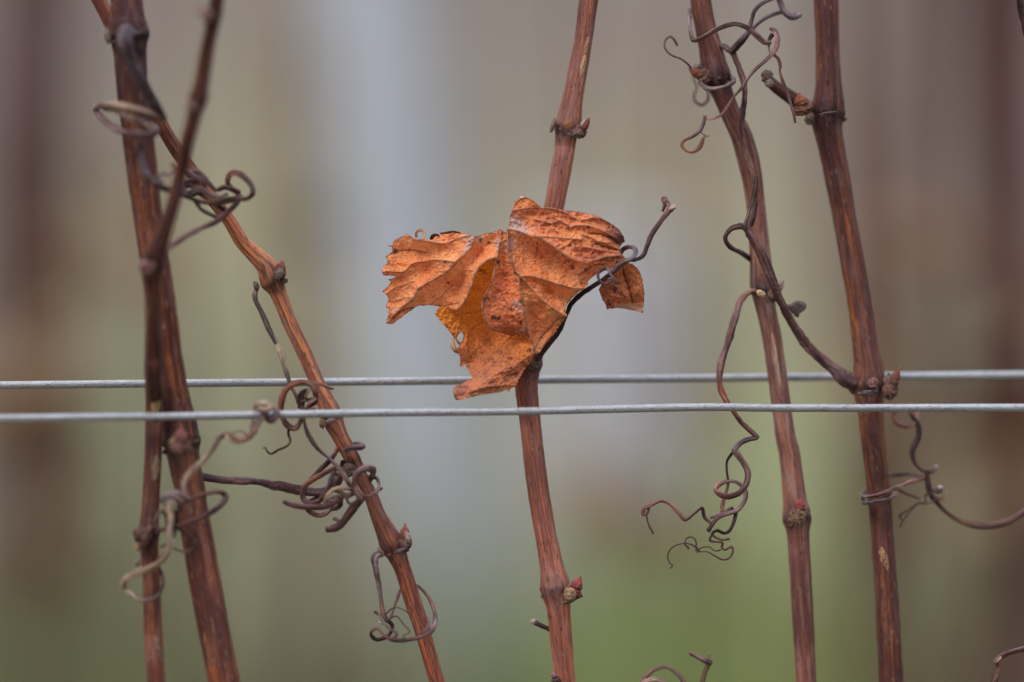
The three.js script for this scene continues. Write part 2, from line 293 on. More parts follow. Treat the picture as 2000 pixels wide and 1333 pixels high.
// ---------------------------------------------------------------- wires
const zFront = px => 58 - px * 0.04, zRear = px => 6 - px * 0.035;
const zinc = (() => {
  const bump = canvasless(128, 1024, (u, v) => { const n = 0.5 + 0.5 * fib(u, v, 3, 60, 4) + 0.35 * fib(u, v, 7, 170, 9); return [n, n, n]; });
  const map = canvasless(128, 1024, (u, v) => { const n = fib(u, v, 2, 40, 14) + 0.6 * fib(u, v, 6, 120, 19), k = 0.38 + 0.07 * n; let c = [k * 0.96, k, k * 1.07]; return mixc(c, [0.16, 0.15, 0.15], sst(0.28, 0.5, fib(u, v, 4, 150, 27))); }, true);
  return new THREE.MeshStandardMaterial({ map, bumpMap: bump, bumpScale: 0.00005, roughness: 0.45, metalness: 0.55 });
})();
for (const [label, pts, zf] of [
  ['galvanised trellis wire, the upper one, running behind the canes', [[-1500, 768], [-700, 760], [0, 753], [280, 750], [600, 747], [900, 744], [1200, 741], [1500, 738], [2000, 733], [2700, 726], [3500, 718]], zRear],
  ['galvanised trellis wire, the lower one, crossing in front of the canes', [[-1500, 838], [-700, 828], [0, 818], [400, 813], [700, 807.5], [1000, 804], [1200, 799.5], [1330, 796.5], [1420, 795.8], [1550, 797.5], [2000, 797], [2700, 796], [3500, 795]], zFront]]) {
  const p = pts.map(q => [q[0], q[1], zf(q[0]), 15.5]);
  const t = thing('trellis_wire', label, 'wire', at(1000, pts[5][1], zf(1000)), 'trellis wires');
  part('strand', sweep(path(p, 0.002), 20, (th, s) => 1 + 0.02 * noise(Math.cos(th), Math.sin(th), s * 60), null, 1, 0.2), zinc, t);
}

// ---------------------------------------------------------------- canes
const CG = 'vine canes along the wires';
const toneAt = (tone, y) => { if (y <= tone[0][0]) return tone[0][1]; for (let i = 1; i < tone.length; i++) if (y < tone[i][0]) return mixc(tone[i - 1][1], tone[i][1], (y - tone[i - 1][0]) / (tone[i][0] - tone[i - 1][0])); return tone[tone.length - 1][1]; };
function cane(label, mat, pts, id, joints, tone = [[0, [1, 1, 1]]]) {
  const end = pts[pts.length - 1], t = thing('vine_cane', label, 'vine cane', at(end[0], end[1], end[2]), CG);
  const rid = []; for (let k = 0; k < 5; k++) rid.push([5 + k * 3, rnd() * 6.28, rnd()]);
  const P = path(pts, 0.0008), cum = [0]; for (let i = 1; i < P.out.length; i++) cum.push(cum[i - 1] + P.out[i].distanceTo(P.out[i - 1]));
  const js = joints.map(([x, y]) => { let b = 1e9, q = 0; P.out.forEach((p, i) => { const v = at(x, y, p.z * 1000), d = Math.hypot(v.x - p.x, v.y - p.y); if (d < b) { b = d; q = i; } }); return cum[q] + P.rad[0] * 0.55; });
  const near = (s, w) => { let m = 0; for (const j of js) m = Math.max(m, Math.exp(-(((s - j) / w) ** 2))); return m; };
  part('stem', sweep(P, 56, (th, s) => {
    let r = 1; for (const [f, ph, q] of rid) r += 0.009 * Math.cos(f * th + ph + 3 * noise(s * 6, id, q * 9));
    const k = near(s, 0.0035);
    return r + 0.05 * noise(s * 45, id, Math.cos(th)) + 0.035 * noise(s * 130, id + 3, Math.sin(th) * 1.5) + 0.02 * noise(s * 400, Math.cos(th) * 3, Math.sin(th) * 3 + id) + k * (0.1 * noise(s * 300, Math.cos(th) * 2.5, Math.sin(th) * 2.5 + id) + 0.07 * noise(s * 800, Math.cos(th) * 5, Math.sin(th) * 5 + id)) + 0.035 * near(s, 0.0014) + 0.055 * near(s, 0.0045);
  }, (th, s) => {
    const n = fbm(Math.cos(th) * 2 + id, Math.sin(th) * 2, s * 260, 3), w = fbm(Math.cos(th) * 0.6, id, s * 26, 2);
    const g = clamp(1 + 0.9 * w, 0.6, 1.3), d = clamp(near(s, 0.0016) * (0.75 + 2.4 * n)) * 0.8, e = near(s, 0.006) * 0.3;
    let q = 0; while (q < cum.length - 1 && cum[q] < s - P.rad[0] * 0.55) q += 1;
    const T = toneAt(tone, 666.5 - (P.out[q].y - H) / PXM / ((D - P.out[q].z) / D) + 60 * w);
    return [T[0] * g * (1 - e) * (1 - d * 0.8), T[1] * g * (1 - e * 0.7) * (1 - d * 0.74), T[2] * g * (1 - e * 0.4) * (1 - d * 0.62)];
  }), mat, t);
  return t;
}
const budTint = (a, b, tip) => (x, y, z) => { let c = mixc(a, b, sst(-0.6, 0.7, y)); c = mixc(c, tip, sst(0.75, 1, y)); const n = fbm(x * 4, y * 5, z * 4, 3); return mixc(c, [c[0] * 0.35, c[1] * 0.3, c[2] * 0.3], sst(0.0, 0.35, n)); };
// bud from a base to a tip
function bud(parent, x0, y0, x1, y1, z, w, cols, label) {
  w *= 0.86; x1 = x0 + (x1 - x0) * 0.93; y1 = y0 + (y1 - y0) * 0.93;
  const dx = x1 - x0, dy = y1 - y0, L = Math.hypot(dx, dy);
  part('node', lump(x0 - dx * 0.18, y0 - dy * 0.18, z - 1, w * 1.6, L * 0.95, w * 1.4, Math.atan2(-dy, dx) - Math.PI / 2, speck(mixc(cols[0], [0.16, 0.09, 0.07], 0.6), mixc(cols[0], [0.22, 0.13, 0.11], 0.5), 4), 0.3, 2.6), roughVM, parent);
  const b = part('bud', lump((x0 + x1) / 2, (y0 + y1) / 2, z, w, L * 1.08, w, Math.atan2(-dy, dx) - Math.PI / 2, budTint(...cols), 0.24, 2.6, 0.75), roughVM, parent, label);
  part('bud_scale', lump(x0 + dx * 0.28 + w * 0.1, y0 + dy * 0.28, z + 0.4, w * 0.95, L * 0.55, w * 0.95, Math.atan2(-dy, dx) - Math.PI / 2 + 0.15, speck(mixc(cols[0], [0.2, 0.13, 0.1], 0.5), cols[0], 4), 0.22, 2.4, 0.5), roughVM, b);
}
const ROSE = [[0.2, 0.07, 0.06], [0.29, 0.1, 0.09], [0.3, 0.2, 0.15]], RUST = [[0.16, 0.055, 0.03], [0.25, 0.085, 0.05], [0.12, 0.06, 0.05]];
const crust = speck([0.24, 0.17, 0.13], [0.1, 0.06, 0.05], 5), greyCrust = speck([0.27, 0.21, 0.18], [0.13, 0.085, 0.075], 5), tanScar = speck([0.42, 0.27, 0.15], [0.26, 0.15, 0.09], 4), redNode = speck([0.16, 0.06, 0.045], [0.25, 0.12, 0.1], 4);
const collar = (parent, x, y, z, w, h, rot, tint = crust) => {
  const gs = [], n = 10;
  for (let k = 0; k < n; k++) {
    if (k && rnd() < 0.3) continue;
    const a = (k / n + 0.06 * rnd()) * Math.PI * 2, r = w * 0.47 * (0.96 + 0.06 * rnd()), q = 0.55 + 0.7 * rnd();
    const ox = Math.cos(a) * r, dy = (rnd() - 0.5) * h * 0.9 - Math.sin(a) * h * 0.08;
    gs.push(lump(x + ox * Math.cos(rot) + dy * Math.sin(rot), y - ox * Math.sin(rot) * 1 + dy * Math.cos(rot), z + Math.sin(a) * r * 0.2, 10 * q * (w / 55), 6 * q * (0.7 + h / 60), 7 * q, rot + (rnd() - 0.5) * 0.8, tint, 0.45, 2.6));
  }
  return part('node', mergeGeometries(gs), roughVM, parent);
};

// A: thick dark-red cane at the left
{
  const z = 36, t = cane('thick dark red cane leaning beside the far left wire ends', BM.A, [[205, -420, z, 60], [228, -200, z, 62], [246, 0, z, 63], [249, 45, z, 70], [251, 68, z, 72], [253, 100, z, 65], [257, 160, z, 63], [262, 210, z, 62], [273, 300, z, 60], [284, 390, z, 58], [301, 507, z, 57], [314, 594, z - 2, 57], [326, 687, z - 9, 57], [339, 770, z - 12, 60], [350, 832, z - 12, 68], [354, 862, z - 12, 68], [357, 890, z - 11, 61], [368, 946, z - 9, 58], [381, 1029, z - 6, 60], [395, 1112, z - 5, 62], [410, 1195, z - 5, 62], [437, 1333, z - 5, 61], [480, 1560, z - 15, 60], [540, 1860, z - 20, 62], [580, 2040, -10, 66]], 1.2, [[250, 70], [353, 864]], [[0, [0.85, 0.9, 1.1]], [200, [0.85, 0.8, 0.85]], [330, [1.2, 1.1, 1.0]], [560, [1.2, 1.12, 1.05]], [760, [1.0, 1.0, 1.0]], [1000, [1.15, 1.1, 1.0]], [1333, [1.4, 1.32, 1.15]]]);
  collar(t, 250, 68, z + 1, 74, 40, 0.1, speck([0.16, 0.11, 0.13], [0.11, 0.06, 0.06], 4));
  part('leaf_scar', lump(209, 70, z + 5, 13.9, 29.5, 16.4, 0.2, greyCrust, 0.3), roughVM, t);
  part('leaf_scar', lump(275, 96, z + 24, 13.1, 29.5, 9.8, 0, speck([0.02, 0.013, 0.013], [0.05, 0.03, 0.03], 4), 0.2), roughVM, t);
  tendrilPart(t, 'thick blue-grey tendril stub bending down from its top node', [
    { p: Zp(150, 0, 3.333)([340, 200, z + 22, 80], [310, 225, z + 28, 88], [310, 280, z + 31, 88], [355, 400, z + 29, 78], [430, 550, z + 27, 72], [500, 670, z + 25, 62], [570, 775, z + 22, 40]), c: [BLUE, [0.1, 0.075, 0.09], [0.06, 0.042, 0.05], [0.035, 0.02, 0.023], [0.025, 0.015, 0.016]] },
    { n: 'coil', p: Zp(150, 0, 3.333)([570, 775, z + 22, 45], [490, 745, z + 24, 50], [380, 712, z + 28, 48], [270, 690, z + 25, 45], [160, 688, z + 14, 45], [118, 715, z, 48], [165, 780, z + 12, 46], [290, 858, z + 24, 50], [420, 882, z + 30, 54], [500, 868, z + 25, 54], [505, 835, z + 12, 50], [440, 815, z + 4, 40]), c: [DARKP, TAN, [0.22, 0.16, 0.13], GREY, [0.17, 0.1, 0.1], [0.14, 0.085, 0.08], GREY], l: 'flat pale loop of the stub round its own cane' },
    { n: 'coil', p: Zp(150, 0, 3.333)([430, 810, z + 20, 40], [350, 770, z + 26, 42], [250, 722, z + 20, 34], [170, 700, z + 2, 30]), c: [TAN, [0.3, 0.22, 0.17], BROWN] },
    { n: 'strand', p: Zp(150, 0, 3.333)([440, 890, z + 20, 34], [415, 985, z + 22, 46], [428, 1080, z + 23, 52], [470, 1160, z + 22, 50], [545, 1195, z + 18, 46]), c: [[0.08, 0.05, 0.055], [0.12, 0.085, 0.095], BLUE] },
    { n: 'strand', p: Zp(150, 0, 3.333)([430, 900, z + 24, 18], [380, 975, z + 24, 16], [335, 1015, z + 22, 10]), c: [BROWN] }]);
  collar(t, 352, 862, z - 8, 70, 34, 0.15, speck([0.13, 0.1, 0.1], [0.09, 0.045, 0.045], 5));
  part('leaf_scar', lump(341, 864, z + 18, 21.3, 18.0, 14.8, 0.4, tanScar, 0.2), roughVM, t);
  bud(t, 352, 868, 354, 832, z + 20, 30, [[0.14, 0.06, 0.05], [0.22, 0.08, 0.075], [0.17, 0.07, 0.07]]);
}
// B: thin dark cane in front at the left
{
  const t = cane('thin dark cane nearest the viewer, crossing before the thick left cane', BM.B, [[470, -330, 120, 30], [440, -100, 117, 29], [422, 0, 114, 29], [414, 45, 112, 28], [404, 90, 110, 27], [391, 168, 106, 30], [385, 193, 104, 35], [379, 220, 101, 29], [366, 272, 96, 27], [353, 330, 86, 27], [339, 390, 84, 27], [325, 435, 82, 30], [306, 490, 78, 38], [296, 518, 74, 42], [297, 545, 72, 35], [299, 594, 66, 31], [300, 687, 54, 34], [300, 725, 50, 37], [302, 785, 33, 36], [300, 863, 34, 36], [296, 946, 34, 35], [292, 1015, 34, 37], [290, 1040, 34, 41], [291, 1072, 34, 37], [295, 1133, 34, 35], [299, 1236, 36, 37], [305, 1333, 38, 36], [320, 1560, 30, 38], [370, 1860, 10, 44], [420, 2040, -10, 48]], 4.4, [[397, 22], [385, 195], [296, 518], [290, 1040]], [[300, [0.9, 0.85, 0.85]], [500, [0.8, 0.8, 0.8]], [700, [1.1, 1.1, 1.1]], [950, [1.15, 1.1, 1.05]], [1333, [1.25, 1.2, 1.1]]]);
  collar(t, 398, 22, 113, 32, 26, -0.3, redNode); bud(t, 405, 30, 393, 12, 117, 20, [[0.24, 0.13, 0.12], [0.27, 0.16, 0.15], [0.2, 0.12, 0.12]]);
  collar(t, 385, 195, 104, 38, 24, -0.3, redNode);
  bud(t, 375, 207, 357, 197, 107, 18, [[0.24, 0.13, 0.13], [0.3, 0.2, 0.19], [0.3, 0.2, 0.19]]); bud(t, 396, 178, 406, 164, 106, 15, [[0.2, 0.09, 0.085], [0.27, 0.15, 0.14], [0.25, 0.15, 0.14]]);
  collar(t, 297, 516, 75, 44, 34, 0, redNode); bud(t, 288, 524, 270, 510, 80, 26, [[0.2, 0.08, 0.08], [0.27, 0.15, 0.15], [0.25, 0.15, 0.15]]);
  part('bark_scar', lump(306, 772, 37, 20, 100, 10, -0.12, speck([0.27, 0.19, 0.09], [0.17, 0.11, 0.055], 3), 0.12), roughVM, t, 'long olive-tan scar on its bark');
  part('bark_scar', lump(303, 915, 37, 16, 56, 8, -0.05, speck([0.27, 0.2, 0.13], [0.13, 0.075, 0.05], 4), 0.15), roughVM, t);
  part('bark_scar', lump(306, 1285, 40, 20, 78, 9, 0.1, speck([0.24, 0.18, 0.12], [0.13, 0.08, 0.055], 4), 0.15), roughVM, t);
  collar(t, 289, 1040, 35, 44, 44, 0.1, redNode); bud(t, 280, 1048, 258, 1038, 42, 36, [[0.12, 0.06, 0.05], [0.1, 0.05, 0.045], [0.05, 0.03, 0.03]]);
  part('leaf_scar', lump(272, 1068, 42, 16.4, 19.7, 14.8, 0, tanScar, 0.3), roughVM, t);
  part('leaf_scar', lump(268, 1100, 40, 10.7, 14.8, 10.7, 0, greyCrust, 0.2), roughVM, t);
  tendrilPart(t, 'blurred purple tendril running from its fork to the knot on the slanting cane', [
    { p: Zp(300, 310, 6.06)([60, 1130, 62, 70], [150, 1075, 58, 68], [280, 985, 53, 68], [420, 895, 49, 66], [560, 820, 45, 66], [700, 760, 41, 64], [800, 700, 38, 66], [900, 610, 36, 66], [985, 520, 34, 62], [1015, 440, 32, 60], [960, 380, 30, 60], [850, 340, 30, 55], [760, 370, 30, 50]), c: [PINK, PURPLE, [0.14, 0.085, 0.085], PURPLE, DARKP, PURPLE] },
    { p: Zp(300, 310, 6.06)([1000, 470, 36, 55], [1110, 470, 40, 62], [1172, 415, 42, 62], [1160, 320, 40, 66], [1090, 230, 38, 70], [1000, 170, 36, 72], [920, 175, 34, 66], [880, 225, 32, 60], [880, 300, 30, 55], [960, 380, 30, 55]), c: [PURPLE, DARKP, [0.1, 0.05, 0.045], PINK, PURPLE] },
    { p: Zp(300, 310, 6.06)([-20, 290, 60, 60], [90, 340, 56, 62], [220, 385, 50, 64], [350, 430, 44, 68], [490, 490, 40, 66], [620, 515, 38, 62], [760, 520, 36, 64], [890, 490, 34, 70], [1000, 470, 32, 60]), c: [PURPLE, DARKP, DARKP, BROWN, DARKP] },
    { p: Zp(300, 310, 6.06)([480, 480, 34, 50], [550, 590, 34, 54], [650, 650, 32, 56], [760, 690, 30, 58], [860, 650, 30, 60]), c: [DARKP, GREY, BROWN] },
    { p: Zp(300, 310, 6.06)([360, 120, 34, 46], [450, 190, 36, 60], [560, 265, 36, 66], [600, 340, 34, 60], [520, 410, 34, 60], [410, 420, 34, 58], [350, 350, 32, 50], [400, 270, 32, 50], [520, 280, 34, 55]), c: [GREY, PURPLE, DARKP, GREY, PURPLE] },
    { p: Zp(300, 310, 6.06)([420, 180, 30, 50], [500, 150, 32, 54], [590, 220, 32, 60], [660, 300, 32, 60], [740, 370, 32, 58], [820, 330, 32, 54], [930, 360, 32, 66], [1010, 400, 32, 60]), c: [GREY, PURPLE, DARKP, PURPLE, DARKP] },
    { p: Zp(300, 310, 6.06)([400, 440, 36, 56], [470, 380, 38, 60], [560, 370, 38, 64], [660, 420, 38, 66], [770, 450, 38, 60], [860, 420, 36, 56]), c: [DARKP, GREY, PURPLE, GREY, DARKP] },
    { p: Zp(300, 310, 6.06)([380, 330, 28, 60], [450, 330, 30, 66], [540, 420, 32, 64], [620, 460, 32, 60], [740, 540, 30, 54], [830, 610, 28, 54], [850, 680, 26, 60]), c: [DARKP, PURPLE, BROWN, DARKP, PURPLE] },
    { n: 'strand', p: Zp(300, 310, 6.06)([20, 240, 62, 30], [90, 180, 62, 32], [170, 190, 60, 34], [240, 120, 58, 30], [200, 60, 58, 24]), c: [GREY, PURPLE] }]);
}
// C: slanting orange-brown cane
{
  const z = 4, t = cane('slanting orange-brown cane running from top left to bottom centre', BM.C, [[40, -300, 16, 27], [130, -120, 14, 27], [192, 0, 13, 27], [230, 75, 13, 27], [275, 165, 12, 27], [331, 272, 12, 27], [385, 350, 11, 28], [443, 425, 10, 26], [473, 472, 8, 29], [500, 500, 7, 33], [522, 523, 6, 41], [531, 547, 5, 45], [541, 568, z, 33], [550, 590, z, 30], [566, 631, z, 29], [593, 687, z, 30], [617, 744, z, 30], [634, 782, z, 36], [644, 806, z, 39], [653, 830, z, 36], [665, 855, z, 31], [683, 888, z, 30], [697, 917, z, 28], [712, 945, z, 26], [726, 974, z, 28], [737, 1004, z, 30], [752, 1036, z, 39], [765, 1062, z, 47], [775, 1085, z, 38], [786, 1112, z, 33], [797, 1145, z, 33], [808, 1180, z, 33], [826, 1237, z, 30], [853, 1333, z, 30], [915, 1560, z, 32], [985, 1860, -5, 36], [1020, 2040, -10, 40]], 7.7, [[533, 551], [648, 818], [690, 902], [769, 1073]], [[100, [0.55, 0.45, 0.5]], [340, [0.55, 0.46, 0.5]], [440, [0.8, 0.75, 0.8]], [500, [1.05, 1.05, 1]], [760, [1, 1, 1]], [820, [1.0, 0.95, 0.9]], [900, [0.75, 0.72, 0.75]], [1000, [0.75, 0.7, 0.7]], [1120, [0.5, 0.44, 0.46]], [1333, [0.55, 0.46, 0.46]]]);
  collar(t, 536, 550, z + 1, 46, 18, 0.25, crust);
  part('leaf_scar', lump(500, 558, z + 4, 10.7, 16.4, 13.1, 0.3, greyCrust, 0.35), roughVM, t);
  part('leaf_scar', lump(556, 549, z + 4, 13.1, 9.8, 11.5, 0.3, crust, 0.4), roughVM, t);
  part('leaf_scar', lump(545, 534, z + 8, 16.4, 21.3, 9.8, -0.5, greyCrust, 0.3), roughVM, t);
  bud(t, 546, 530, 552, 507, z + 5, 20, ROSE, 'pink bud on its upper joint');
  part('leaf_scar', lump(629, 828, z + 6, 13.1, 18.0, 14.8, 0.2, speck([0.4, 0.26, 0.12], [0.13, 0.075, 0.045], 6), 0.5), roughVM, t, 'crumbly yellowish scar on its middle joint');
  part('leaf_scar', lump(645, 823, z + 16, 19.7, 9.8, 11.5, 0.3, greyCrust, 0.3), roughVM, t);
  part('node', lump(688, 905, z - 2, 24, 42, 26, 0.35, crust, 0.3), roughVM, t);
  part('node', lump(682, 918, z + 2, 30, 26, 20, 0.4, speck([0.2, 0.15, 0.12], [0.08, 0.05, 0.045], 5), 0.3), roughVM, t);
  collar(t, 771, 1076, z + 1, 48, 18, 0.35, speck([0.15, 0.075, 0.055], [0.23, 0.12, 0.09], 5));
  part('leaf_scar', lump(744, 1078, z + 12, 7.4, 19.7, 18.0, 0.6, greyCrust, 0.25), roughVM, t);
  part('leaf_scar', lump(781, 1077, z + 16, 24.6, 7.4, 8.2, 0.4, speck([0.2, 0.15, 0.16], [0.07, 0.04, 0.045], 4), 0.4), roughVM, t);
  part('leaf_scar', lump(792, 1064, z + 4, 9.8, 18.0, 11.5, 0.1, greyCrust, 0.4), roughVM, t);
  bud(t, 790, 1055, 791, 1022, z + 3, 21, [[0.2, 0.08, 0.07], [0.28, 0.11, 0.09], [0.08, 0.05, 0.05]], 'pointed red bud on its lower joint');
  part('bud_scale', lump(797, 1050, z + 7, 12, 20, 12, 0.3, speck([0.45, 0.36, 0.3], [0.25, 0.16, 0.13], 4), 0.35), roughVM, t);
  // dry leaf stalk hanging from the upper joint
  const pe = part('leaf_stalk', strandGeo(zoomed(200, 350, 2.666, [[805, 572, 6, 9], [792, 600, 8, 10.5], [800, 640, 8, 9.5], [830, 700, 8, 9], [865, 780, 8, 9], [890, 830, 8, 9], [905, 858, 8, 8]]), [GREY, [0.1, 0.075, 0.075], [0.13, 0.1, 0.09], GREY], { flat: 0.3 }), VM, t, 'dry shrivelled leaf stalk hanging from its upper joint');
  part('strip', strandGeo(zoomed(200, 350, 2.666, [[903, 852, 8, 5], [918, 885, 9, 9], [935, 915, 9, 11], [942, 960, 9, 7], [958, 1010, 9, 8], [980, 1075, 8, 8.5], [1003, 1120, 8, 7.5], [1022, 1165, 7, 9]]), [[0.4, 0.31, 0.22], [0.5, 0.4, 0.27], [0.16, 0.12, 0.1], [0.2, 0.14, 0.12], [0.1, 0.07, 0.065]], { flat: 0.55 }), VM, pe);
  tendrilPart(t, 'curled tendril hanging from its lower joint and looped back round it', [
    { p: Zp(700, 1060, 6.06)([270, 150, 16, 62], [225, 140, 17, 74], [192, 185, 17, 76], [192, 240, 16, 72], [212, 350, 15, 66], [240, 500, 14, 62], [258, 620, 14, 58], [275, 750, 13, 56], [300, 860, 13, 58], [345, 935, 13, 52]), c: [GREY, [0.23, 0.18, 0.2], [0.1, 0.06, 0.06], [0.16, 0.11, 0.11], BROWN, DARKP] },
    { p: Zp(700, 1060, 6.06)([345, 930, 13, 46], [390, 965, 11, 52], [400, 1010, 8, 48], [375, 1075, 5, 46], [310, 1128, 6, 48], [220, 1152, 10, 44], [160, 1115, 14, 44], [148, 1070, 16, 40], [185, 1033, 17, 34], [232, 1030, 18, 28], [280, 1085, 19, 32], [350, 1135, 20, 40], [430, 1160, 22, 44], [560, 1158, 24, 42], [700, 1130, 26, 44], [830, 1075, 22, 52], [897, 990, 12, 56], [910, 890, 2, 52], [880, 760, -5, 48], [825, 645, -7, 40], [755, 560, -8, 40], [690, 508, -9, 40], [600, 500, -12, 36], [500, 560, -10, 40], [450, 680, -4, 40], [410, 790, 2, 40], [380, 870, 8, 46], [345, 930, 12, 40]), c: [DARKP, PURPLE, DARKP, PURPLE, DARKP, PURPLE, [0.2, 0.12, 0.12], DARKP, PINK, [0.22, 0.13, 0.13], PURPLE, BROWN, [0.25, 0.18, 0.18]] },
    { p: Zp(700, 1060, 6.06)([195, 825, 10, 34], [230, 850, 12, 34], [255, 880, 15, 26], [275, 935, 18, 26], [330, 990, 20, 24], [395, 1040, 21, 26], [448, 1075, 21, 36], [428, 1120, 21, 40], [390, 1140, 20, 36]), c: [DARKP, BROWN, GREY, [0.15, 0.1, 0.1], GREY] },
    { n: 'strand', p: Zp(700, 1060, 6.06)([232, 945, 12, 22], [265, 955, 14, 34], [300, 965, 14, 22]), c: [[0.4, 0.34, 0.36]] },
    { n: 'strand', p: Zp(700, 1060, 6.06)([325, 850, 14, 15], [390, 790, 16, 16], [460, 773, 18, 15], [530, 798, 20, 15], [595, 840, 18, 14]), c: [DARKP, BROWN] },
    { n: 'strand', p: Zp(700, 1060, 6.06)([365, 915, 15, 14], [400, 888, 16, 16], [445, 876, 18, 15], [490, 912, 20, 15], [540, 980, 22, 15], [606, 1050, 23, 16], [590, 1080, 23, 15], [520, 1107, 24, 16], [550, 1138, 24, 20], [552, 1165, 24, 18], [535, 1192, 24, 14]), c: [BROWN, DARKP, DARKP, BROWN, DARKP] },
    { n: 'strand', p: Zp(700, 1060, 6.06)([800, 868, 6, 28], [835, 915, 12, 34], [815, 1015, 20, 28], [760, 1068, 22, 26], [690, 1082, 22, 18]), c: [[0.22, 0.13, 0.13], PURPLE] }]);
}
// D: the middle cane that holds the leaf
const zD = -9;
const caneD = cane('middle rosy brown cane that carries the dry leaf', BM.D, [[1215, -420, zD - 4, 36], [1178, -180, zD - 4, 35], [1150, 0, zD - 3, 36], [1142, 63, zD - 3, 35], [1131, 126, zD - 3, 37], [1120, 185, zD - 2, 39], [1114, 220, zD - 2, 45], [1110, 243, zD - 2, 51], [1107, 262, zD - 2, 43], [1103, 290, zD - 2, 40], [1099, 315, zD, 40], [1084, 394, zD, 38], [1070, 470, zD - 2, 38], [1055, 560, zD - 2, 40], [1044, 650, zD - 1, 42], [1036, 700, zD, 45], [1030, 728, zD, 45], [1028, 754, zD, 43], [1036, 827, zD, 42], [1047, 925, zD, 42], [1062, 1023, zD, 42], [1076, 1097, zD, 45], [1083, 1135, zD, 54], [1086, 1158, zD, 54], [1091, 1190, zD, 46], [1098, 1268, zD, 43], [1103, 1333, zD, 41], [1118, 1560, zD, 42], [1140, 1860, zD, 46], [1150, 2040, zD, 50]], 10.1, [[1108, 256], [1033, 712], [1085, 1153]], [[0, [1.05, 1, 1]], [700, [1, 0.95, 0.9]], [900, [1, 0.9, 0.85]], [1333, [1, 0.85, 0.8]]]);
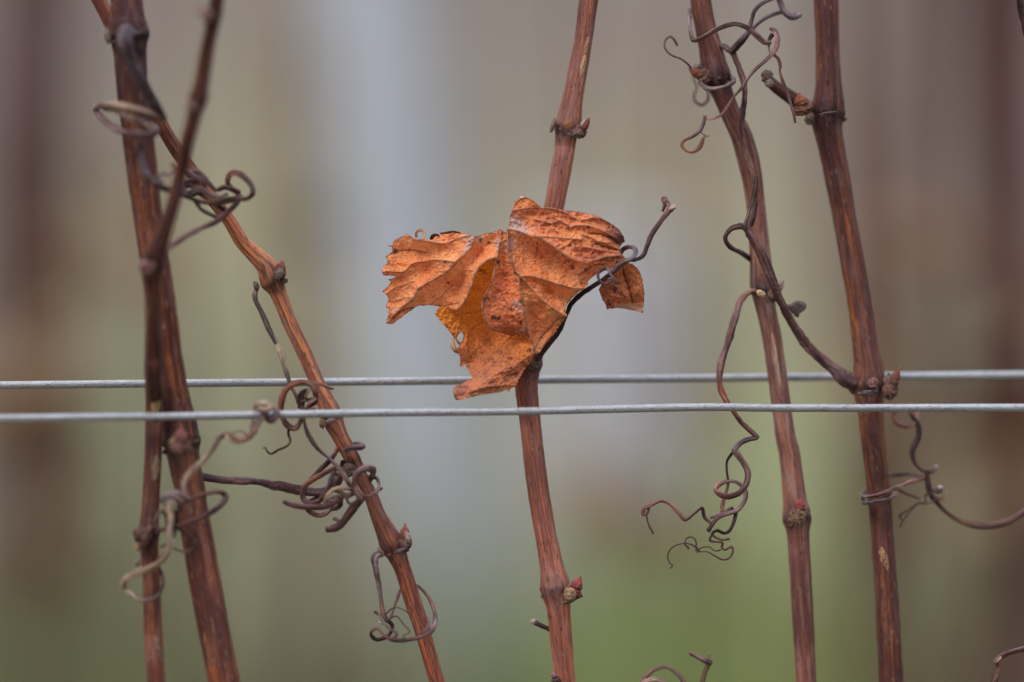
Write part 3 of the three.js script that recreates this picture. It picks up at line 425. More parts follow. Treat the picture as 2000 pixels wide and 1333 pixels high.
{
  const t = caneD, z = zD;
  collar(t, 1107, 256, z, 56, 17, -0.25, speck([0.22, 0.17, 0.16], [0.08, 0.055, 0.06], 5));
  part('leaf_scar', lump(1080, 245, z + 3, 8.2, 27.9, 14.8, -0.3, greyCrust, 0.35), roughVM, t);
  part('leaf_scar', lump(1110, 242, z + 20, 18.0, 18.0, 6.6, 0, speck([0.36, 0.17, 0.075], [0.24, 0.11, 0.06], 5), 0.2), roughVM, t);
  part('leaf_scar', lump(1127, 262, z + 14, 19.7, 11.5, 11.5, 0.3, crust, 0.45), roughVM, t);
  bud(t, 1136, 254, 1152, 230, z + 5, 18, [[0.18, 0.055, 0.05], [0.22, 0.07, 0.065], [0.15, 0.05, 0.05]], 'small dark red bud on its upper joint');
  part('bud_scale', lump(1139, 240, z + 10, 7, 16, 8, -0.5, speck([0.55, 0.42, 0.38], [0.4, 0.26, 0.22], 4), 0.2), roughVM, t);
  part('bark_scar', lump(1139, 128, z + 15, 9, 40, 8, -0.18, speck([0.52, 0.36, 0.22], [0.38, 0.22, 0.12], 5), 0.3), roughVM, t, 'pale peeled patch on its upper bark');
  part('bark_scar', lump(1146, 90, z + 14, 6, 36, 6, -0.2, speck([0.4, 0.27, 0.2], [0.3, 0.18, 0.12], 5), 0.3), roughVM, t);
  part('node', lump(1042, 712, z + 4, 30, 28, 34, -0.3, speck([0.19, 0.14, 0.12], [0.11, 0.07, 0.06], 4), 0.2), roughVM, t);
  collar(t, 1086, 1156, z, 56, 26, 0.2, speck([0.12, 0.06, 0.05], [0.2, 0.1, 0.085], 5));
  part('leaf_scar', lump(1113, 1162, z + 15, 24.6, 26.2, 16.4, 0.2, tanScar, 0.2), roughVM, t, 'round tan leaf scar on its lower joint');
  part('leaf_scar', lump(1110, 1176, z + 14, 27.9, 7.4, 16.4, 0.2, crust, 0.4), roughVM, t);
  bud(t, 1122, 1152, 1135, 1126, z + 8, 26, [[0.25, 0.06, 0.055], [0.33, 0.09, 0.09], [0.1, 0.04, 0.04]], 'red bud on its lower joint');
  const st = part('stub', strandGeo([[1080, 1232, z - 2, 12], [1060, 1224, z, 11], [1046, 1217, z + 2, 12]], [DARKP, [0.07, 0.045, 0.045]]), VM, t);
  part('tip', lump(1042, 1215, z + 2, 12, 11, 11, 0, speck([0.5, 0.42, 0.36], [0.35, 0.26, 0.22], 4), 0.2), roughVM, st);
  bud(t, 1084, 1325, 1077, 1312, z + 6, 12, [[0.2, 0.11, 0.12], [0.26, 0.17, 0.17], [0.2, 0.12, 0.12]]);
  const L2 = Zp(960, 370, 5.332);
  tendrilPart(t, 'dark wiry tendril curving from behind the leaf up to a forked tip', [
    { p: [[1042, 712, -4, 14], [1056, 692, -3, 12], [1086, 652, -3, 12], [1107, 613, -2, 12], ...L2([830, 1195, -1, 62], [930, 1095, 1, 58], [1040, 1020, 4, 52], [1150, 950, 7, 50], [1250, 870, 9, 50], [1340, 785, 10, 50], [1430, 735, 10, 54], [1520, 728, 9, 52], [1585, 680, 8, 46], [1625, 580, 7, 42]), ...Zp(720, 360, 3.029)([1675, 300, 6, 26], [1725, 225, 5, 27], [1775, 160, 4, 29], [1790, 143, 4, 32])], c: [DARKP, DARKP, [0.03, 0.018, 0.02], [0.035, 0.02, 0.021], [0.05, 0.028, 0.028], [0.1, 0.053, 0.05], [0.08, 0.043, 0.042], DARKP, [0.1, 0.05, 0.047], [0.15, 0.08, 0.08]] },
    { n: 'tip', p: Zp(720, 360, 3.029)([1785, 148, 4, 30], [1800, 138, 5, 36], [1810, 134, 5, 30]), c: [PINK, [0.6, 0.5, 0.45]], l: 'pale snapped tip of the tendril' },
    { n: 'tip', p: Zp(720, 360, 3.029)([1782, 135, 4, 22], [1770, 110, 3, 28], [1752, 95, 2, 38], [1745, 78, 2, 30]), c: [PINK, [0.3, 0.2, 0.2], [0.26, 0.17, 0.17]] },
    { n: 'tip', p: Zp(720, 360, 3.029)([1758, 100, 3, 34], [1752, 130, 3, 22], [1740, 158, 2, 14]), c: [[0.2, 0.12, 0.12], BROWN] },
    { p: L2([1500, 735, 12, 44], [1430, 735, 14, 44], [1400, 745, 16, 42], [1470, 710, 15, 42], [1500, 660, 12, 42], [1490, 615, 8, 42], [1430, 600, 3, 42], [1365, 630, 0, 44], [1335, 690, 2, 44]), c: [PURPLE, BLUE, [0.19, 0.16, 0.19], BLUE, PURPLE, DARKP], l: 'blue-grey coil gripping the leaf' },
    { p: L2([1390, 745, 16, 34], [1310, 800, 16, 38], [1250, 860, 15, 36], [1225, 830, 13, 28], [1180, 818, 13, 32], [1125, 850, 14, 36], [1108, 905, 15, 38], [1135, 965, 15, 38], [1190, 985, 14, 36], [1260, 950, 11, 30]), c: [PURPLE, GREY, PURPLE, [0.13, 0.075, 0.08], PURPLE] },
    { p: L2([1205, 825, 14, 20], [1235, 880, 15, 22], [1262, 925, 15, 20], [1215, 935, 15, 18], [1270, 925, 14, 18], [1305, 950, 14, 18], [1295, 990, 13, 14]), c: [GREY, [0.22, 0.19, 0.22], BLUE] }]);
}
// E: mauve cane right of the leaf
{
  const z = -26, t = cane('mauve-brown cane right of the leaf, wrapped by tendrils at the top', BM.E, [[1310, -420, z + 8, 40], [1345, -180, z + 8, 40], [1369, 0, z + 7, 40], [1380, 60, z + 7, 41], [1390, 103, z + 6, 48], [1397, 140, z + 6, 55], [1404, 162, z + 5, 50], [1412, 183, z + 5, 42], [1429, 225, z + 4, 39], [1450, 270, z + 3, 42], [1466, 330, z + 2, 41], [1475, 390, z, 37], [1480, 435, z, 38], [1486, 510, z, 42], [1490, 550, z, 49], [1493, 574, z, 46], [1496, 600, z, 41], [1508, 660, z, 38], [1519, 735, z, 38], [1534, 847, z, 39], [1543, 889, z, 41], [1552, 970, z, 44], [1556, 1000, z, 50], [1558, 1022, z, 50], [1560, 1055, z, 43], [1568, 1190, z, 42], [1575, 1333, z, 40], [1585, 1560, z, 42], [1590, 1860, z + 10, 46], [1592, 2040, -12, 50]], 13.3, [[1401, 155], [1492, 566], [1557, 1014]], [[0, [0.6, 0.5, 0.52]], [200, [0.6, 0.5, 0.5]], [400, [0.9, 0.82, 0.8]], [650, [1.2, 1.2, 1.2]], [900, [1.15, 1.1, 1.1]], [1100, [1, 0.85, 0.85]], [1333, [1, 0.85, 0.82]]]);
  collar(t, 1402, 158, z + 7, 58, 20, 0.18, speck([0.15, 0.1, 0.08], [0.07, 0.045, 0.045], 5));
  bud(t, 1372, 148, 1344, 134, z + 12, 24, [[0.16, 0.06, 0.035], [0.2, 0.075, 0.045], [0.2, 0.09, 0.07]], 'rusty bud on its top joint');
  part('leaf_scar', lump(1362, 131, z + 12, 14.8, 13.1, 13.1, 0.4, greyCrust, 0.3), roughVM, t);
  part('leaf_scar', lump(1371, 155, z + 12, 13.1, 11.5, 13.1, 0.4, tanScar, 0.3), roughVM, t);
  collar(t, 1491, 560, z, 50, 26, 0.1, speck([0.2, 0.13, 0.14], [0.12, 0.07, 0.075], 4));
  bud(t, 1512, 570, 1532, 548, z + 4, 22, [[0.26, 0.15, 0.14], [0.33, 0.22, 0.2], [0.3, 0.2, 0.19]]);
  part('leaf_scar', lump(1487, 574, z + 21, 19.7, 13.1, 11.5, -0.5, speck([0.55, 0.42, 0.27], [0.4, 0.25, 0.15], 3), 0.2), roughVM, t);
  part('dry_shred', strandGeo(Zp(1220, 360, 2.667)([825, 640, z + 4, 40], [870, 650, z + 5, 45], [900, 625, z + 5, 30], [930, 635, z + 5, 30], [895, 670, z + 5, 26], [905, 690, z + 4, 12]), [[0.12, 0.085, 0.08]], { flat: 0.5 }), VM, t);
  collar(t, 1557, 1016, z, 53, 26, 0.05, speck([0.17, 0.11, 0.085], [0.08, 0.05, 0.045], 5));
  part('leaf_scar', lump(1557, 1010, z + 22, 32.8, 27.9, 9.8, 0.1, speck([0.26, 0.16, 0.1], [0.12, 0.07, 0.055], 4), 0.3), roughVM, t);
  bud(t, 1561, 1000, 1566, 972, z + 20, 24, [[0.2, 0.05, 0.045], [0.27, 0.07, 0.065], [0.2, 0.08, 0.075]], 'small bright red bud on its lower joint');
  part('bark_scar', lump(1516, 700, z + 18, 7, 110, 6, 0.16, speck([0.45, 0.32, 0.25], [0.3, 0.19, 0.14], 3), 0.2), roughVM, t, 'pale lengthwise streak on its bark');
  const R = Zp(1220, 360, 2.667), K6 = Zp(1240, 820, 4.442), K7 = Zp(1280, 0, 4.3), a = -22;
  tendrilPart(t, 'long mauve tendril hanging from its middle joint to a tangle of fine curls', [
    { p: [...R([680, 560, a, 30], [645, 565, a + 3, 40], [605, 605, a + 6, 40], [578, 690, a + 8, 40], [540, 820, a + 10, 38], [504, 940, a + 12, 36], [498, 1050, a + 14, 34], [535, 1135, a + 16, 30], [600, 1230, a + 16, 28]), ...K6([920, 20, a + 16, 42], [1000, 95, a + 17, 48], [1055, 145, a + 17, 48], [1055, 160, a + 17, 46], [985, 172, a + 17, 44], [910, 205, a + 17, 46], [862, 268, a + 18, 50])], c: [[0.3, 0.16, 0.1], PINK, [0.2, 0.12, 0.13], PURPLE, [0.22, 0.12, 0.12], PURPLE, RED, [0.16, 0.06, 0.05], PURPLE, BLUE, GREY] },
    { p: K6([868, 275, a + 18, 50], [930, 360, a + 19, 50], [978, 450, a + 20, 50], [970, 550, a + 21, 48], [910, 630, a + 22, 46], [820, 668, a + 22, 44], [740, 650, a + 20, 46], [702, 612, a + 18, 44], [735, 562, a + 15, 38], [815, 533, a + 13, 36], [900, 552, a + 13, 38], [958, 620, a + 15, 44], [955, 700, a + 17, 44], [900, 780, a + 19, 42], [820, 812, a + 20, 38], [735, 845, a + 21, 36], [680, 900, a + 21, 34], [640, 965, a + 21, 42]), c: [GREY, PURPLE, [0.18, 0.11, 0.11], PURPLE, [0.16, 0.06, 0.05], PINK, GREY, PURPLE, GREY, [0.22, 0.15, 0.15], PURPLE, DARKP] },
    { n: 'strand', p: K6([852, 285, a + 17, 26], [802, 360, a + 15, 24], [800, 450, a + 14, 20], [812, 550, a + 13, 20], [790, 650, a + 14, 24], [765, 730, a + 16, 30], [757, 800, a + 18, 26]), c: [DARKP, DARKP, PURPLE, PINK, RED] },
    { n: 'strand', p: K6([880, 800, a + 18, 26], [862, 880, a + 19, 28], [825, 960, a + 20, 26], [775, 985, a + 20, 24], [715, 962, a + 21, 24], [672, 990, a + 21, 24], [700, 1022, a + 21, 22], [760, 1045, a + 21, 24], [818, 1035, a + 21, 28]), c: [DARKP, DARKP, PURPLE] },
    { n: 'strand', p: K6([665, 1005, a + 21, 20], [655, 1050, a + 21, 24], [705, 1062, a + 21, 20], [762, 1070, a + 21, 20], [755, 1110, a + 20, 18], [785, 1130, a + 20, 18], [842, 1105, a + 19, 16], [850, 1150, a + 19, 16], [820, 1200, a + 19, 17], [760, 1215, a + 19, 16], [690, 1180, a + 19, 15], [630, 1147, a + 19, 14], [540, 1148, a + 19, 15], [580, 1112, a + 19, 14], [640, 1106, a + 20, 14], [700, 1140, a + 20, 14], [745, 1130, a + 20, 14]), c: [DARKP, PURPLE, DARKP] },
    { n: 'strand', p: K6([560, 1142, a + 19, 14], [530, 1105, a + 18, 15], [460, 1076, a + 18, 14], [390, 1080, a + 18, 13], [320, 1115, a + 18, 12], [285, 1180, a + 18, 12], [300, 1240, a + 18, 12], [328, 1265, a + 18, 14], [308, 1292, a + 18, 14]), c: [DARKP, [0.09, 0.06, 0.05]] },
    { n: 'coil', p: K6([532, 1140, a + 18, 14], [532, 1062, a + 17, 13], [500, 1022, a + 17, 13], [452, 1030, a + 17, 13], [434, 1076, a + 18, 13], [470, 1118, a + 19, 16]), c: [DARKP] },
    { n: 'strand', p: K6([655, 892, a + 22, 26], [605, 845, a + 22, 26], [582, 770, a + 23, 30], [520, 812, a + 24, 26], [440, 866, a + 24, 34], [380, 810, a + 24, 34], [320, 742, a + 23, 34], [240, 706, a + 22, 30], [150, 735, a + 21, 28], [80, 780, a + 20, 28], [72, 825, a + 20, 24], [108, 812, a + 20, 22], [124, 770, a + 20, 20]), c: [PINK, DARKP, PURPLE, [0.2, 0.1, 0.085], PINK, PURPLE, PINK, PURPLE, DARKP] },
    { n: 'strand', p: K6([103, 815, a + 20, 16], [115, 900, a + 20, 17], [160, 990, a + 20, 18]), c: [PURPLE, DARKP] },
    { n: 'strand', p: K6([660, 852, a + 19, 26], [750, 822, a + 18, 32], [850, 768, a + 17, 28]), c: [GREY, DARKP] }]);
  const b = -18;
  tendrilPart(t, 'forked purple tendril rising from its top joint, wound once round it', [
    { p: K7([545, 380, b, 46], [590, 395, b + 3, 56], [640, 425, b + 4, 54], [700, 370, b + 6, 50], [770, 285, b + 8, 44], [808, 180, b + 8, 38], [838, 85, b + 8, 36], [905, 25, b + 8, 34], [1010, -25, b + 8, 34], [1090, -90, b + 8, 36]), c: [PURPLE, GREY, DARKP, [0.16, 0.11, 0.12], DARKP, BLUE, [0.2, 0.15, 0.15], PURPLE] },
    { n: 'strand', p: K7([680, 390, b + 2, 40], [790, 270, b, 32], [895, 172, b - 4, 30], [1000, 118, b - 8, 30], [1100, 96, b - 12, 26]), c: [GREY, DARKP, BLUE, DARKP] },
    { n: 'strand', p: K7([1025, -60, b - 8, 42], [1050, 20, b - 6, 48], [1085, 95, b - 4, 52], [1140, 140, b - 2, 48], [1200, 130, b, 48], [1215, 120, b, 36]), c: [DARKP, DARKP, BLUE, [0.12, 0.09, 0.1], [0.25, 0.2, 0.22]] },
    { n: 'strand', p: [...K7([650, 430, b + 3, 48], [690, 530, b + 4, 52], [728, 640, b + 5, 56], [750, 725, b + 6, 58], [750, 830, b + 6, 56], [735, 930, b + 5, 52], [725, 1050, b + 4, 46]), [1456, 290, b + 3, 10], [1470, 340, b + 8, 10], [1475, 395, b + 12, 10], [1466, 440, b + 14, 11]], c: [DARKP, PURPLE, [0.1, 0.055, 0.055], PURPLE, BROWN, PURPLE, DARKP] },
    { n: 'coil', p: K7([380, 700, b + 12, 34], [420, 735, b + 20, 38], [490, 745, b + 24, 36], [570, 730, b + 23, 36], [645, 700, b + 14, 38], [660, 670, b + 4, 36], [630, 640, b - 4, 34]), c: [PURPLE, GREY, [0.2, 0.14, 0.14], GREY, PURPLE] }]);
}
// F: dark cane at the right
{
  const z = -28, t = cane('straight dark reddish cane, rightmost of the canes', BM.F, [[1600, -420, z, 46], [1607, -180, z, 47], [1613, 0, z, 48], [1616, 90, z, 46], [1618, 160, z, 51], [1618, 204, z, 62], [1616, 236, z, 60], [1620, 268, z, 54], [1632, 330, z, 50], [1643, 390, z, 48], [1651, 435, z, 46], [1671, 547, z, 46], [1683, 622, z, 48], [1690, 679, z, 50], [1696, 716, z, 59], [1697, 746, z, 66], [1698, 778, z, 55], [1701, 812, z, 49], [1704, 847, z, 48], [1719, 985, z, 46], [1726, 1080, z, 46], [1733, 1175, z, 46], [1741, 1333, z, 48], [1752, 1560, z, 50], [1760, 1860, z + 10, 52], [1762, 2040, -12, 54]], 16.6, [[1617, 222], [1697, 756]], [[0, [1.0, 1.0, 1.0]], [220, [0.95, 0.9, 0.95]], [450, [1.15, 1.08, 1.0]], [700, [1.12, 1.05, 1.0]], [900, [1.1, 1.02, 0.95]], [1333, [1.0, 0.95, 0.9]]]);
  collar(t, 1617, 222, z, 66, 26, -0.1, speck([0.13, 0.075, 0.075], [0.09, 0.04, 0.035], 5));
  part('leaf_scar', lump(1618, 221, z + 27, 36, 5, 8, 0.15, speck([0.15, 0.11, 0.11], [0.08, 0.05, 0.055], 5), 0.35), roughVM, t);
  part('leaf_scar', lump(1582, 232, z + 6, 18.0, 23.0, 18.0, -0.3, crust, 0.4), roughVM, t);
  const sp = part('spur', sweep(path(Zp(1220, 0, 3.332)([1230, 730, z, 100], [1170, 690, z + 4, 100], [1100, 645, z + 8, 92], [1020, 590, z + 10, 82], [960, 545, z + 12, 74], [935, 520, z + 12, 70]), 0.0007), 28, (th, s) => 1 + 0.09 * noise(s * 180, Math.cos(th) * 2, Math.sin(th) * 2), (th, s) => { const k = 0.75 + 0.5 * noise(s * 200, Math.cos(th), 4); return [k, k, k]; }, 1, 0.42), BM.F, t, 'short dark spur sticking up to the left from its upper joint');
  part('tip', lump(1499, 150, z + 14, 22, 26, 20, 0.3, speck([0.09, 0.06, 0.055], [0.2, 0.14, 0.12], 5), 0.35), roughVM, sp);
  part('cut_face', lump(1503, 163, z + 20, 18, 16, 10, 0.4, speck([0.25, 0.19, 0.17], [0.18, 0.12, 0.11], 4), 0.2), roughVM, sp);
  bud(t, 1568, 208, 1560, 182, z + 20, 30, [[0.2, 0.075, 0.04], [0.26, 0.09, 0.05], [0.2, 0.08, 0.05]], 'orange-brown bud at the root of its spur');
  part('leaf_scar', lump(1578, 205, z + 14, 14.8, 19.7, 14.8, 0, greyCrust, 0.35), roughVM, t);
  collar(t, 1697, 752, z, 68, 44, 0.15, speck([0.16, 0.1, 0.1], [0.09, 0.04, 0.04], 4));
  part('leaf_scar', lump(1706, 748, z + 29, 21.3, 18.0, 8.2, 0.2, speck([0.3, 0.15, 0.12], [0.15, 0.08, 0.08], 4), 0.3), roughVM, t);
  part('leaf_scar', lump(1695, 768, z + 26, 36.1, 9.8, 9.8, 0.1, speck([0.17, 0.15, 0.16], [0.05, 0.03, 0.035], 5), 0.4), roughVM, t);
  part('node', lump(1738, 745, z + 4, 28, 30, 26, -0.4, speck([0.22, 0.17, 0.17], [0.1, 0.055, 0.05], 5), 0.3), roughVM, t);
  bud(t, 1742, 755, 1758, 716, z + 8, 22, [[0.14, 0.06, 0.045], [0.2, 0.08, 0.055], [0.28, 0.14, 0.1]], 'pointed brown bud on its lower joint');
  part('bark_scar', lump(1727, 1090, z + 22, 14, 44, 8, 0.3, speck([0.42, 0.26, 0.14], [0.24, 0.12, 0.07], 5), 0.35), roughVM, t, 'tan scraped patch low on its bark');
  const R = Zp(1220, 360, 2.667), a = z;
  tendrilPart(t, 'stout mauve tendril reaching left from its lower joint to hook the neighbouring cane', [
    { p: R([1230, 1050, a, 110], [1140, 1010, a + 4, 84], [1090, 965, a + 6, 58], [1045, 928, a + 7, 50], [950, 838, a + 10, 48], [870, 720, a + 16, 46], [810, 600, a + 22, 44], [770, 500, a + 27, 44], [720, 380, a + 28, 42], [660, 275, a + 28, 40], [622, 222, a + 26, 36], [560, 230, a + 24, 30], [525, 280, a + 22, 28], [552, 328, a + 18, 26], [612, 360, a + 10, 26], [660, 395, a, 24]), c: [[0.17, 0.09, 0.09], [0.17, 0.1, 0.1], PURPLE, [0.15, 0.085, 0.08], PURPLE, [0.12, 0.065, 0.065], PURPLE, DARKP, PURPLE, [0.06, 0.035, 0.035], DARKP] },
    { n: 'strand', p: R([655, 265, a + 26, 40], [640, 215, a + 28, 34], [650, 160, a + 30, 26], [668, 90, a + 30, 24], [682, 20, a + 30, 22], [685, -40, a + 29, 20]), c: [PURPLE, GREY, DARKP, DARKP] },
    { n: 'tip', p: R([625, 225, a + 28, 34], [612, 200, a + 30, 22]), c: [GREY, [0.4, 0.35, 0.36]] }]);
}

// ---------------------------------------------------------------- loose tendrils
{
  const K2 = Zp(220, 780, 3.174), z = 52;
  tendrilThing('pale tan tendril wound round the lower wire and down between the two left canes', [
    { n: 'stem', p: K2([940, 70, 43, 30], [925, 115, 43.5, 30], [885, 165, 44, 30], [852, 228, 44.5, 32], [800, 250, 45, 34], [745, 235, 45.5, 36], [705, 218, 46, 36], [660, 242, 47, 34], [622, 308, 48, 34], [560, 382, 49, 36], [490, 440, 49.5, 36], [452, 500, 49.5, 34], [442, 560, 49, 32], [468, 625, 48.5, 30]), c: [[0.22, 0.15, 0.14], GREY, BROWN, TAN, GREY, BROWN, [0.3, 0.23, 0.17], TAN, [0.4, 0.3, 0.25], [0.2, 0.14, 0.13]] },
    { n: 'coil', p: K2([880, 110, 37, 26], [878, 60, 36, 34], [895, 30, 38, 40], [945, 28, 42, 44], [985, 50, 44, 36], [950, 68, 45, 38], [905, 62, 44, 30]), c: [GREY, TAN, [0.5, 0.4, 0.28], TAN, [0.2, 0.15, 0.14]], l: 'tan coil gripping the wire' },
    { n: 'coil', p: K2([1010, 60, 37, 30], [1018, 95, 42, 34], [985, 130, 43, 40], [955, 115, 41, 34], [960, 60, 36, 30], [990, 45, 35, 26]), c: [GREY, BLUE, [0.07, 0.035, 0.035], DARKP, PURPLE] },
    { n: 'strand', p: K2([870, 130, 42, 20], [862, 180, 44, 26], [880, 210, 45, 20], [905, 150, 44, 22], [930, 100, 43, 22]), c: [GREY, BROWN] },
    { n: 'strand', p: K2([700, 225, 48, 18], [735, 262, 49, 16], [790, 268, 49, 16], [840, 240, 48, 14], [800, 200, 47, 10], [740, 210, 46.5, 10]), c: [TAN, BROWN, GREY] },
    { n: 'strand', p: K2([470, 625, 49, 28], [430, 592, 50, 26], [380, 580, 51, 32], [325, 598, 51, 30], [300, 640, 49, 24]), c: [PURPLE, GREY, [0.3, 0.26, 0.26], GREY] },
    { n: 'coil', p: K2([330, 615, 51, 28], [390, 610, 52, 30], [425, 650, 51, 30], [405, 695, 48, 28], [350, 690, 48, 24], [335, 645, 51, 28], [370, 640, 53, 28]), c: [GREY, PURPLE, [0.25, 0.2, 0.2]] },
    { n: 'strand', p: K2([375, 630, 52, 32], [350, 670, 53, 40], [362, 730, 53, 38], [352, 810, 52, 36], [354, 890, 51, 34], [332, 970, 50.5, 34], [262, 1035, 50, 36], [170, 1072, 49, 36], [92, 1108, 46, 36], [62, 1150, 42, 34], [78, 1190, 41, 34], [122, 1212, 43, 38], [155, 1238, 45, 24], [215, 1246, 46, 24], [272, 1225, 44, 24], [308, 1160, 39, 22], [306, 1095, 34, 20], [285, 1045, 31, 20]), c: [GREY, TAN, [0.5, 0.42, 0.34], [0.32, 0.23, 0.16], [0.3, 0.2, 0.13], TAN, [0.36, 0.27, 0.18], [0.3, 0.24, 0.19], GREY, DARKP, PURPLE, PURPLE] },
    { n: 'coil', p: K2([400, 670, 47, 26], [480, 622, 46, 26], [560, 592, 44, 30], [640, 576, 41, 32], [692, 592, 38, 32], [690, 632, 40, 32], [640, 682, 44, 30], [560, 730, 47, 30], [470, 765, 48, 28], [400, 782, 48, 26]), c: [PURPLE, BROWN, PURPLE, [0.1, 0.06, 0.055], DARKP, PURPLE, BROWN], l: 'wide brown loop round the thick left cane' },
    { n: 'strand', p: K2([390, 790, 47, 22], [455, 835, 47, 18], [497, 880, 46, 18], [490, 930, 45, 16], [440, 946, 45, 16], [385, 930, 45, 16], [345, 900, 45, 18], [295, 918, 45, 18]), c: [DARKP, DARKP, BROWN, DARKP] },
    { n: 'strand', p: K2([300, 690, 49, 24], [280, 720, 49, 26], [262, 770, 48, 28], [290, 810, 48, 30], [330, 800, 48, 26], [335, 740, 48, 22], [310, 690, 49, 20]), c: [GREY, PURPLE, DARKP, PURPLE] },
    { n: 'strand', p: K2([380, 700, 48, 40], [390, 760, 47, 42], [380, 810, 47, 34], [370, 870, 46, 14]), c: [DARKP] },
    { n: 'strand', p: K2([285, 990, 45, 20], [320, 960, 46, 20], [335, 920, 46, 18], [345, 880, 46, 16]), c: [DARKP, PURPLE] }]);
}
{
  const K4 = Zp(540, 860, 7.014), K2 = Zp(220, 780, 3.174), z = 10;
  tendrilThing('thick purple tendril running from the thick left cane into a tangle on the slanting cane', [
    { n: 'stem', p: [...K2([430, 470, 14, 46], [545, 482, 13, 50], [650, 500, 13, 48], [760, 508, 12, 48], [900, 512, 12, 50], [1000, 535, 11, 52]), ...K4([30, 620, 10, 118], [200, 660, 9, 118], [380, 695, 9, 122], [540, 715, 8, 122], [680, 700, 8, 122], [790, 630, 7, 118], [860, 530, 6, 110], [880, 450, 3, 90]), [672, 905, 1, 18]], c: [PURPLE, [0.11, 0.06, 0.07], PURPLE, [0.12, 0.07, 0.078], PURPLE, [0.11, 0.065, 0.08], PURPLE, [0.06, 0.035, 0.037]] },
    { n: 'strand', p: K4([820, 470, 18, 60], [780, 455, 20, 78], [752, 530, 21, 72], [720, 640, 21, 70], [660, 740, 20, 78], [590, 825, 19, 86], [510, 862, 19, 84], [420, 858, 18, 80], [362, 800, 18, 80], [362, 710, 19, 80], [390, 625, 20, 76], [490, 545, 19, 74], [630, 465, 17, 70], [750, 405, 14, 66], [830, 388, 10, 60], [900, 400, 4, 50]), c: [DARKP, [0.09, 0.055, 0.065], [0.15, 0.075, 0.08], PURPLE, [0.1, 0.065, 0.08], PURPLE, RED, [0.13, 0.06, 0.05], RED, PURPLE, DARKP] },
    { n: 'strand', p: K4([900, 60, -6, 80], [830, 130, 4, 88], [780, 215, 10, 90], [700, 310, 11, 86], [600, 400, 10, 78], [520, 490, 8, 62], [465, 535, 6, 50]), c: [BROWN, [0.3, 0.15, 0.09], RED, DARKP, PURPLE, DARKP], l: 'reddish strand coming from behind the slanting cane' },
    { n: 'strand', p: K4([110, 845, 24, 72], [200, 885, 25, 80], [350, 915, 26, 86], [500, 920, 26, 88], [650, 912, 25, 88], [770, 865, 23, 84], [850, 820, 20, 70], [880, 870, 16, 60], [830, 930, 13, 60], [740, 950, 10, 54]), c: [BLUE, PURPLE, [0.13, 0.055, 0.06], PURPLE, [0.12, 0.06, 0.075], PURPLE, DARKP, PURPLE, BROWN], l: 'blunt purple strand lying across the front of the tangle' },
    { n: 'coil', p: K4([400, 900, 10, 50], [430, 960, 8, 60], [500, 1012, 8, 64], [580, 1032, 8, 64], [670, 1008, 9, 58], [730, 960, 10, 50], [760, 900, 11, 46]), c: [DARKP, DARKP, BROWN, TAN, PURPLE] },
    { n: 'coil', p: K4([655, 850, 28, 52], [690, 765, 29, 58], [760, 695, 28, 56], [850, 665, 27, 52], [960, 664, 25, 56], [1040, 690, 22, 62], [1120, 740, 18, 60]), c: [BROWN, TAN, [0.3, 0.2, 0.13], GREY, BROWN, PURPLE] },
    { n: 'strand', p: K4([800, 690, 18, 44], [880, 720, 18, 50], [950, 765, 18, 56], [1030, 740, 18, 56], [1090, 700, 16, 50]), c: [DARKP, PURPLE, DARKP] },
    { n: 'strand', p: K4([665, 840, 24, 36], [750, 795, 26, 42], [840, 768, 26, 44], [892, 800, 24, 42], [865, 855, 22, 40], [845, 885, 20, 30]), c: [TAN, [0.2, 0.13, 0.09], PURPLE, GREY] },
    { n: 'strand', p: K4([955, 795, 20, 28], [990, 870, 21, 32], [1035, 862, 21, 30], [1100, 825, 20, 30], [1140, 790, 18, 26]), c: [DARKP, GREY, BROWN] },
    { n: 'strand', p: K4([880, 835, 24, 24], [915, 795, 24, 24], [975, 790, 22, 24], [1030, 770, 20, 20]), c: [GREY, BROWN] },
    { n: 'strand', p: K4([420, 850, 8, 44], [510, 805, 8, 48], [600, 765, 8, 46]), c: [DARKP] }]);
